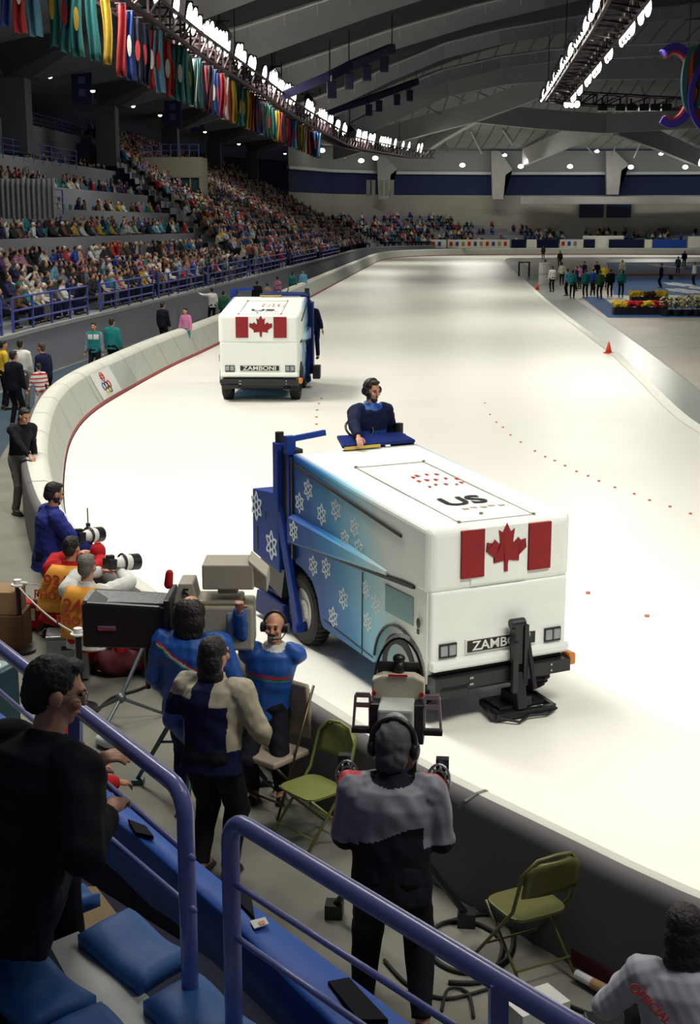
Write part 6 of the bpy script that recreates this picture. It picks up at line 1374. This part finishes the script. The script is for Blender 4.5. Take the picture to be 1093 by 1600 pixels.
for k in range(NROW):
    d_, z = rowinfo(k); s0_ = row_s_range(d_); s = s0_+1
    while s < BP.L-6:
        p, dr, nn = BP.at(s, woff(s)+d_+.45); y0_ = BP.at(s, 0)[0].y; past = s > BP.s_at_y(186)
        occ = .90 if not past else (.66 if p.x < 34 else .3)
        if past and k > 8: occ = 0
        if s > BP.s_at_y(150) and not past: occ = .8 if k < 16 else .5
        if not past and any(abs(y0_-a_) < 1.0 for a_ in aisles): occ = 0
        if past and (int(s/7) % 4 == 0): occ *= .3
        if past and k > 5: occ *= .5
        if cr_.random() < occ: spots.append((p+V3(0, 0, z), math.atan2(-nn.y, -nn.x)-pi/2, 'in the %s row of the open stand' % ordn[k]))
        s += cr_.uniform(.54, .66)
TR_ROWS = [(0.35, 1.47, .92), (1.2, 1.68, .85), (2.1, 1.9, .92), (3.8, 2.35, .9), (4.4, 2.35, .6), (5.7, 3.45, .6), (7.1, 3.7, .5), (8.7, 4.75, .5), (11.2, 6.1, .65), (13.2, 6.6, .35), (15.8, 8.0, .55), (17.5, 8.5, .4), (21.8, 11.2, .6), (23.4, 11.7, .4)]
tn = ['on the front bench', 'just behind the front bench', 'on the third bench', 'below the first terrace', 'right under the first terrace', 'on the first terrace', 'behind the first terrace front', 'on the second terrace', 'on the third terrace', 'behind the third terrace front', 'on the fourth terrace', 'behind the fourth terrace front', 'on the top terrace', 'behind the top terrace front']
seat_spots = []
for k, (d_, z, occ) in enumerate(TR_ROWS):
    s = BP.s_at_y(29)
    while True:
        p, dr, nn = BP.at(s, woff(s)+.3+d_+.35)
        if p.y > LIM(d_)-.5 or s > BP.L-10: break
        if k >= 5: seat_spots.append((p+V3(0, 0, z), math.atan2(-nn.y, -nn.x)-pi/2, tn[k]))
        if k < 5 and abs((p.y % 14)-7) < .6: s += .6; continue
        if cr_.random() < occ: spots.append((p+V3(0, 0, z), math.atan2(-nn.y, -nn.x)-pi/2, tn[k]+', left stand'))
        s += cr_.uniform(.56, .68)
vis = []
for sp_ in spots:
    x, y, sc_ = pr(sp_[0]+V3(0, 0, .9))
    if -8 < x < 1101 and y < 620: vis.append((sc_, sp_))
vis.sort(key=lambda t: -t[0])
# skip those hidden behind the terrace fronts for the individual objects: prefer upper visible ones
for i, (sc_, (p, yw, rl)) in enumerate(vis[:300]):
    v = cr_.choice([0, 1, 2, 0, 1, 2, 3]); hi = cr_.choice([0, 0, 1, 1, 2, 3]); c = cr_.choices(COATS, cw)[0]
    o = bpy.data.objects.new('spectator', PROTO[v, hi]); COL.objects.link(o); o.location = p; o.rotation_euler = (0, 0, yw+cr_.uniform(-.3, .3)); o.color = tuple(c[1])+(1,)
    sc2 = cr_.uniform(.95, 1.08); o.scale = (sc2*1.08, sc2*1.05, sc2)
    tag(o, 'spectator in %s coat with %s %s%s' % (c[0], HN[hi] if hi < 3 else 'white hat', 'cheering ' if v == 3 else '', rl), 'spectator', 'spectators seated in the left stand')
# the rest of the crowd as one mass
def crowd_mass(lst):
    base = []
    for v in range(4):
        bm = B(); ln = .03*v; pel = V3(0, .05, .47); nb = V3(0, .05+ln, .97); hc = nb+V3(0, .02, .16)
        ell(bm, hc, (.078, .095, .112), u=6, v=5, mi=1); ell(bm, hc+V3(0, -.03, .04), (.088, .095, .096), u=6, v=4, mi=2); cap(bm, pel, .19, nb-V3(0, 0, .12), .2, n=6, mi=0)
        for s in (-1, 1): cap(bm, nb+V3(s*.2, 0, -.1), .07, V3(s*.22, .3, .6) if v < 3 else V3(s*.25, .1, 1.3), .05, n=4, mi=0, round_=False); cap(bm, V3(s*.1, .05, .47), .1, V3(s*.12, .5, .5), .08, n=4, mi=3, round_=False); cap(bm, V3(s*.12, .5, .5), .08, V3(s*.12, .5, .05), .06, n=4, mi=3, round_=False)
        bm.verts.index_update(); vs = np.array([q.co[:] for q in bm.verts]); fs = [([q.index for q in f.verts], f.material_index) for f in bm.faces]; bm.free(); base.append((vs, fs))
    VV = []; FF = []; MI = []; off = 0
    mats_ = [M('skin'), M('hair_dark'), M('hair_brown'), M('hair_grey'), M('cloth_white')]+[mat('coat_'+c[0].replace(' ', '_'), c[1], .85) for c in COATS]+[M('cloth_black')]
    for (sc_, (p, yw, rl)) in lst:
        vs, fs = base[cr_.choice([0, 1, 2, 0, 1, 3])]; a_ = yw+cr_.uniform(-.3, .3); ca, sa = cos(a_), sin(a_); k_ = cr_.uniform(.95, 1.08)
        W_ = np.empty_like(vs); W_[:, 0] = (vs[:, 0]*ca-vs[:, 1]*sa)*k_+p.x; W_[:, 1] = (vs[:, 0]*sa+vs[:, 1]*ca)*k_+p.y; W_[:, 2] = vs[:, 2]*k_+p.z; VV.append(W_)
        ci = 5+cr_.choices(range(len(COATS)), cw)[0]; hi = cr_.choice([1, 1, 2, 2, 3, 4]); tr = len(mats_)-1
        for f, m_ in fs: FF.append([q+off for q in f]); MI.append({0: ci, 1: 0, 2: hi, 3: tr}[m_])
        off += len(vs)
    me = bpy.data.meshes.new('crowd'); me.from_pydata(np.concatenate(VV).tolist(), [], FF); me.polygons.foreach_set('material_index', MI); me.update()
    o = link('crowd', me, mats_); tag(o, 'dense distant crowd of seated spectators filling the curved stand', 'crowd', None, 'stuff')
crowd_mass(vis[300:])
# teal seats on the terraces (nearest in view)
def seat_shell():
    bm = B(); box(bm, (0, .1, .42), (.46, .42, .06)); box(bm, (0, -.12, .68), (.46, .06, .5), (R(-8), 0, 0)); box(bm, (0, .05, .2), (.08, .2, .4)); me = bpy.data.meshes.new('stand_seat'); bm.to_mesh(me); bm.free(); me.materials.append(mat('seat_teal', (.06, .30, .30), .5)); return me
ss = seat_shell(); n_ = 0
for (p, yw, rl) in seat_spots:
    x, y, sc_ = pr(p+V3(0, 0, .6))
    if -5 < x < 320 and n_ < 300 and cr_.random() < .75:
        o = bpy.data.objects.new('stand_seat', ss); COL.objects.link(o); o.location = p-V3(0, .0, 0); o.rotation_euler = (0, 0, yw); tag(o, 'teal plastic seat ' + rl + ' of the left stand', 'seat', 'teal seats ' + rl); n_ += 1

bpy.data.scenes.remove(TMP)
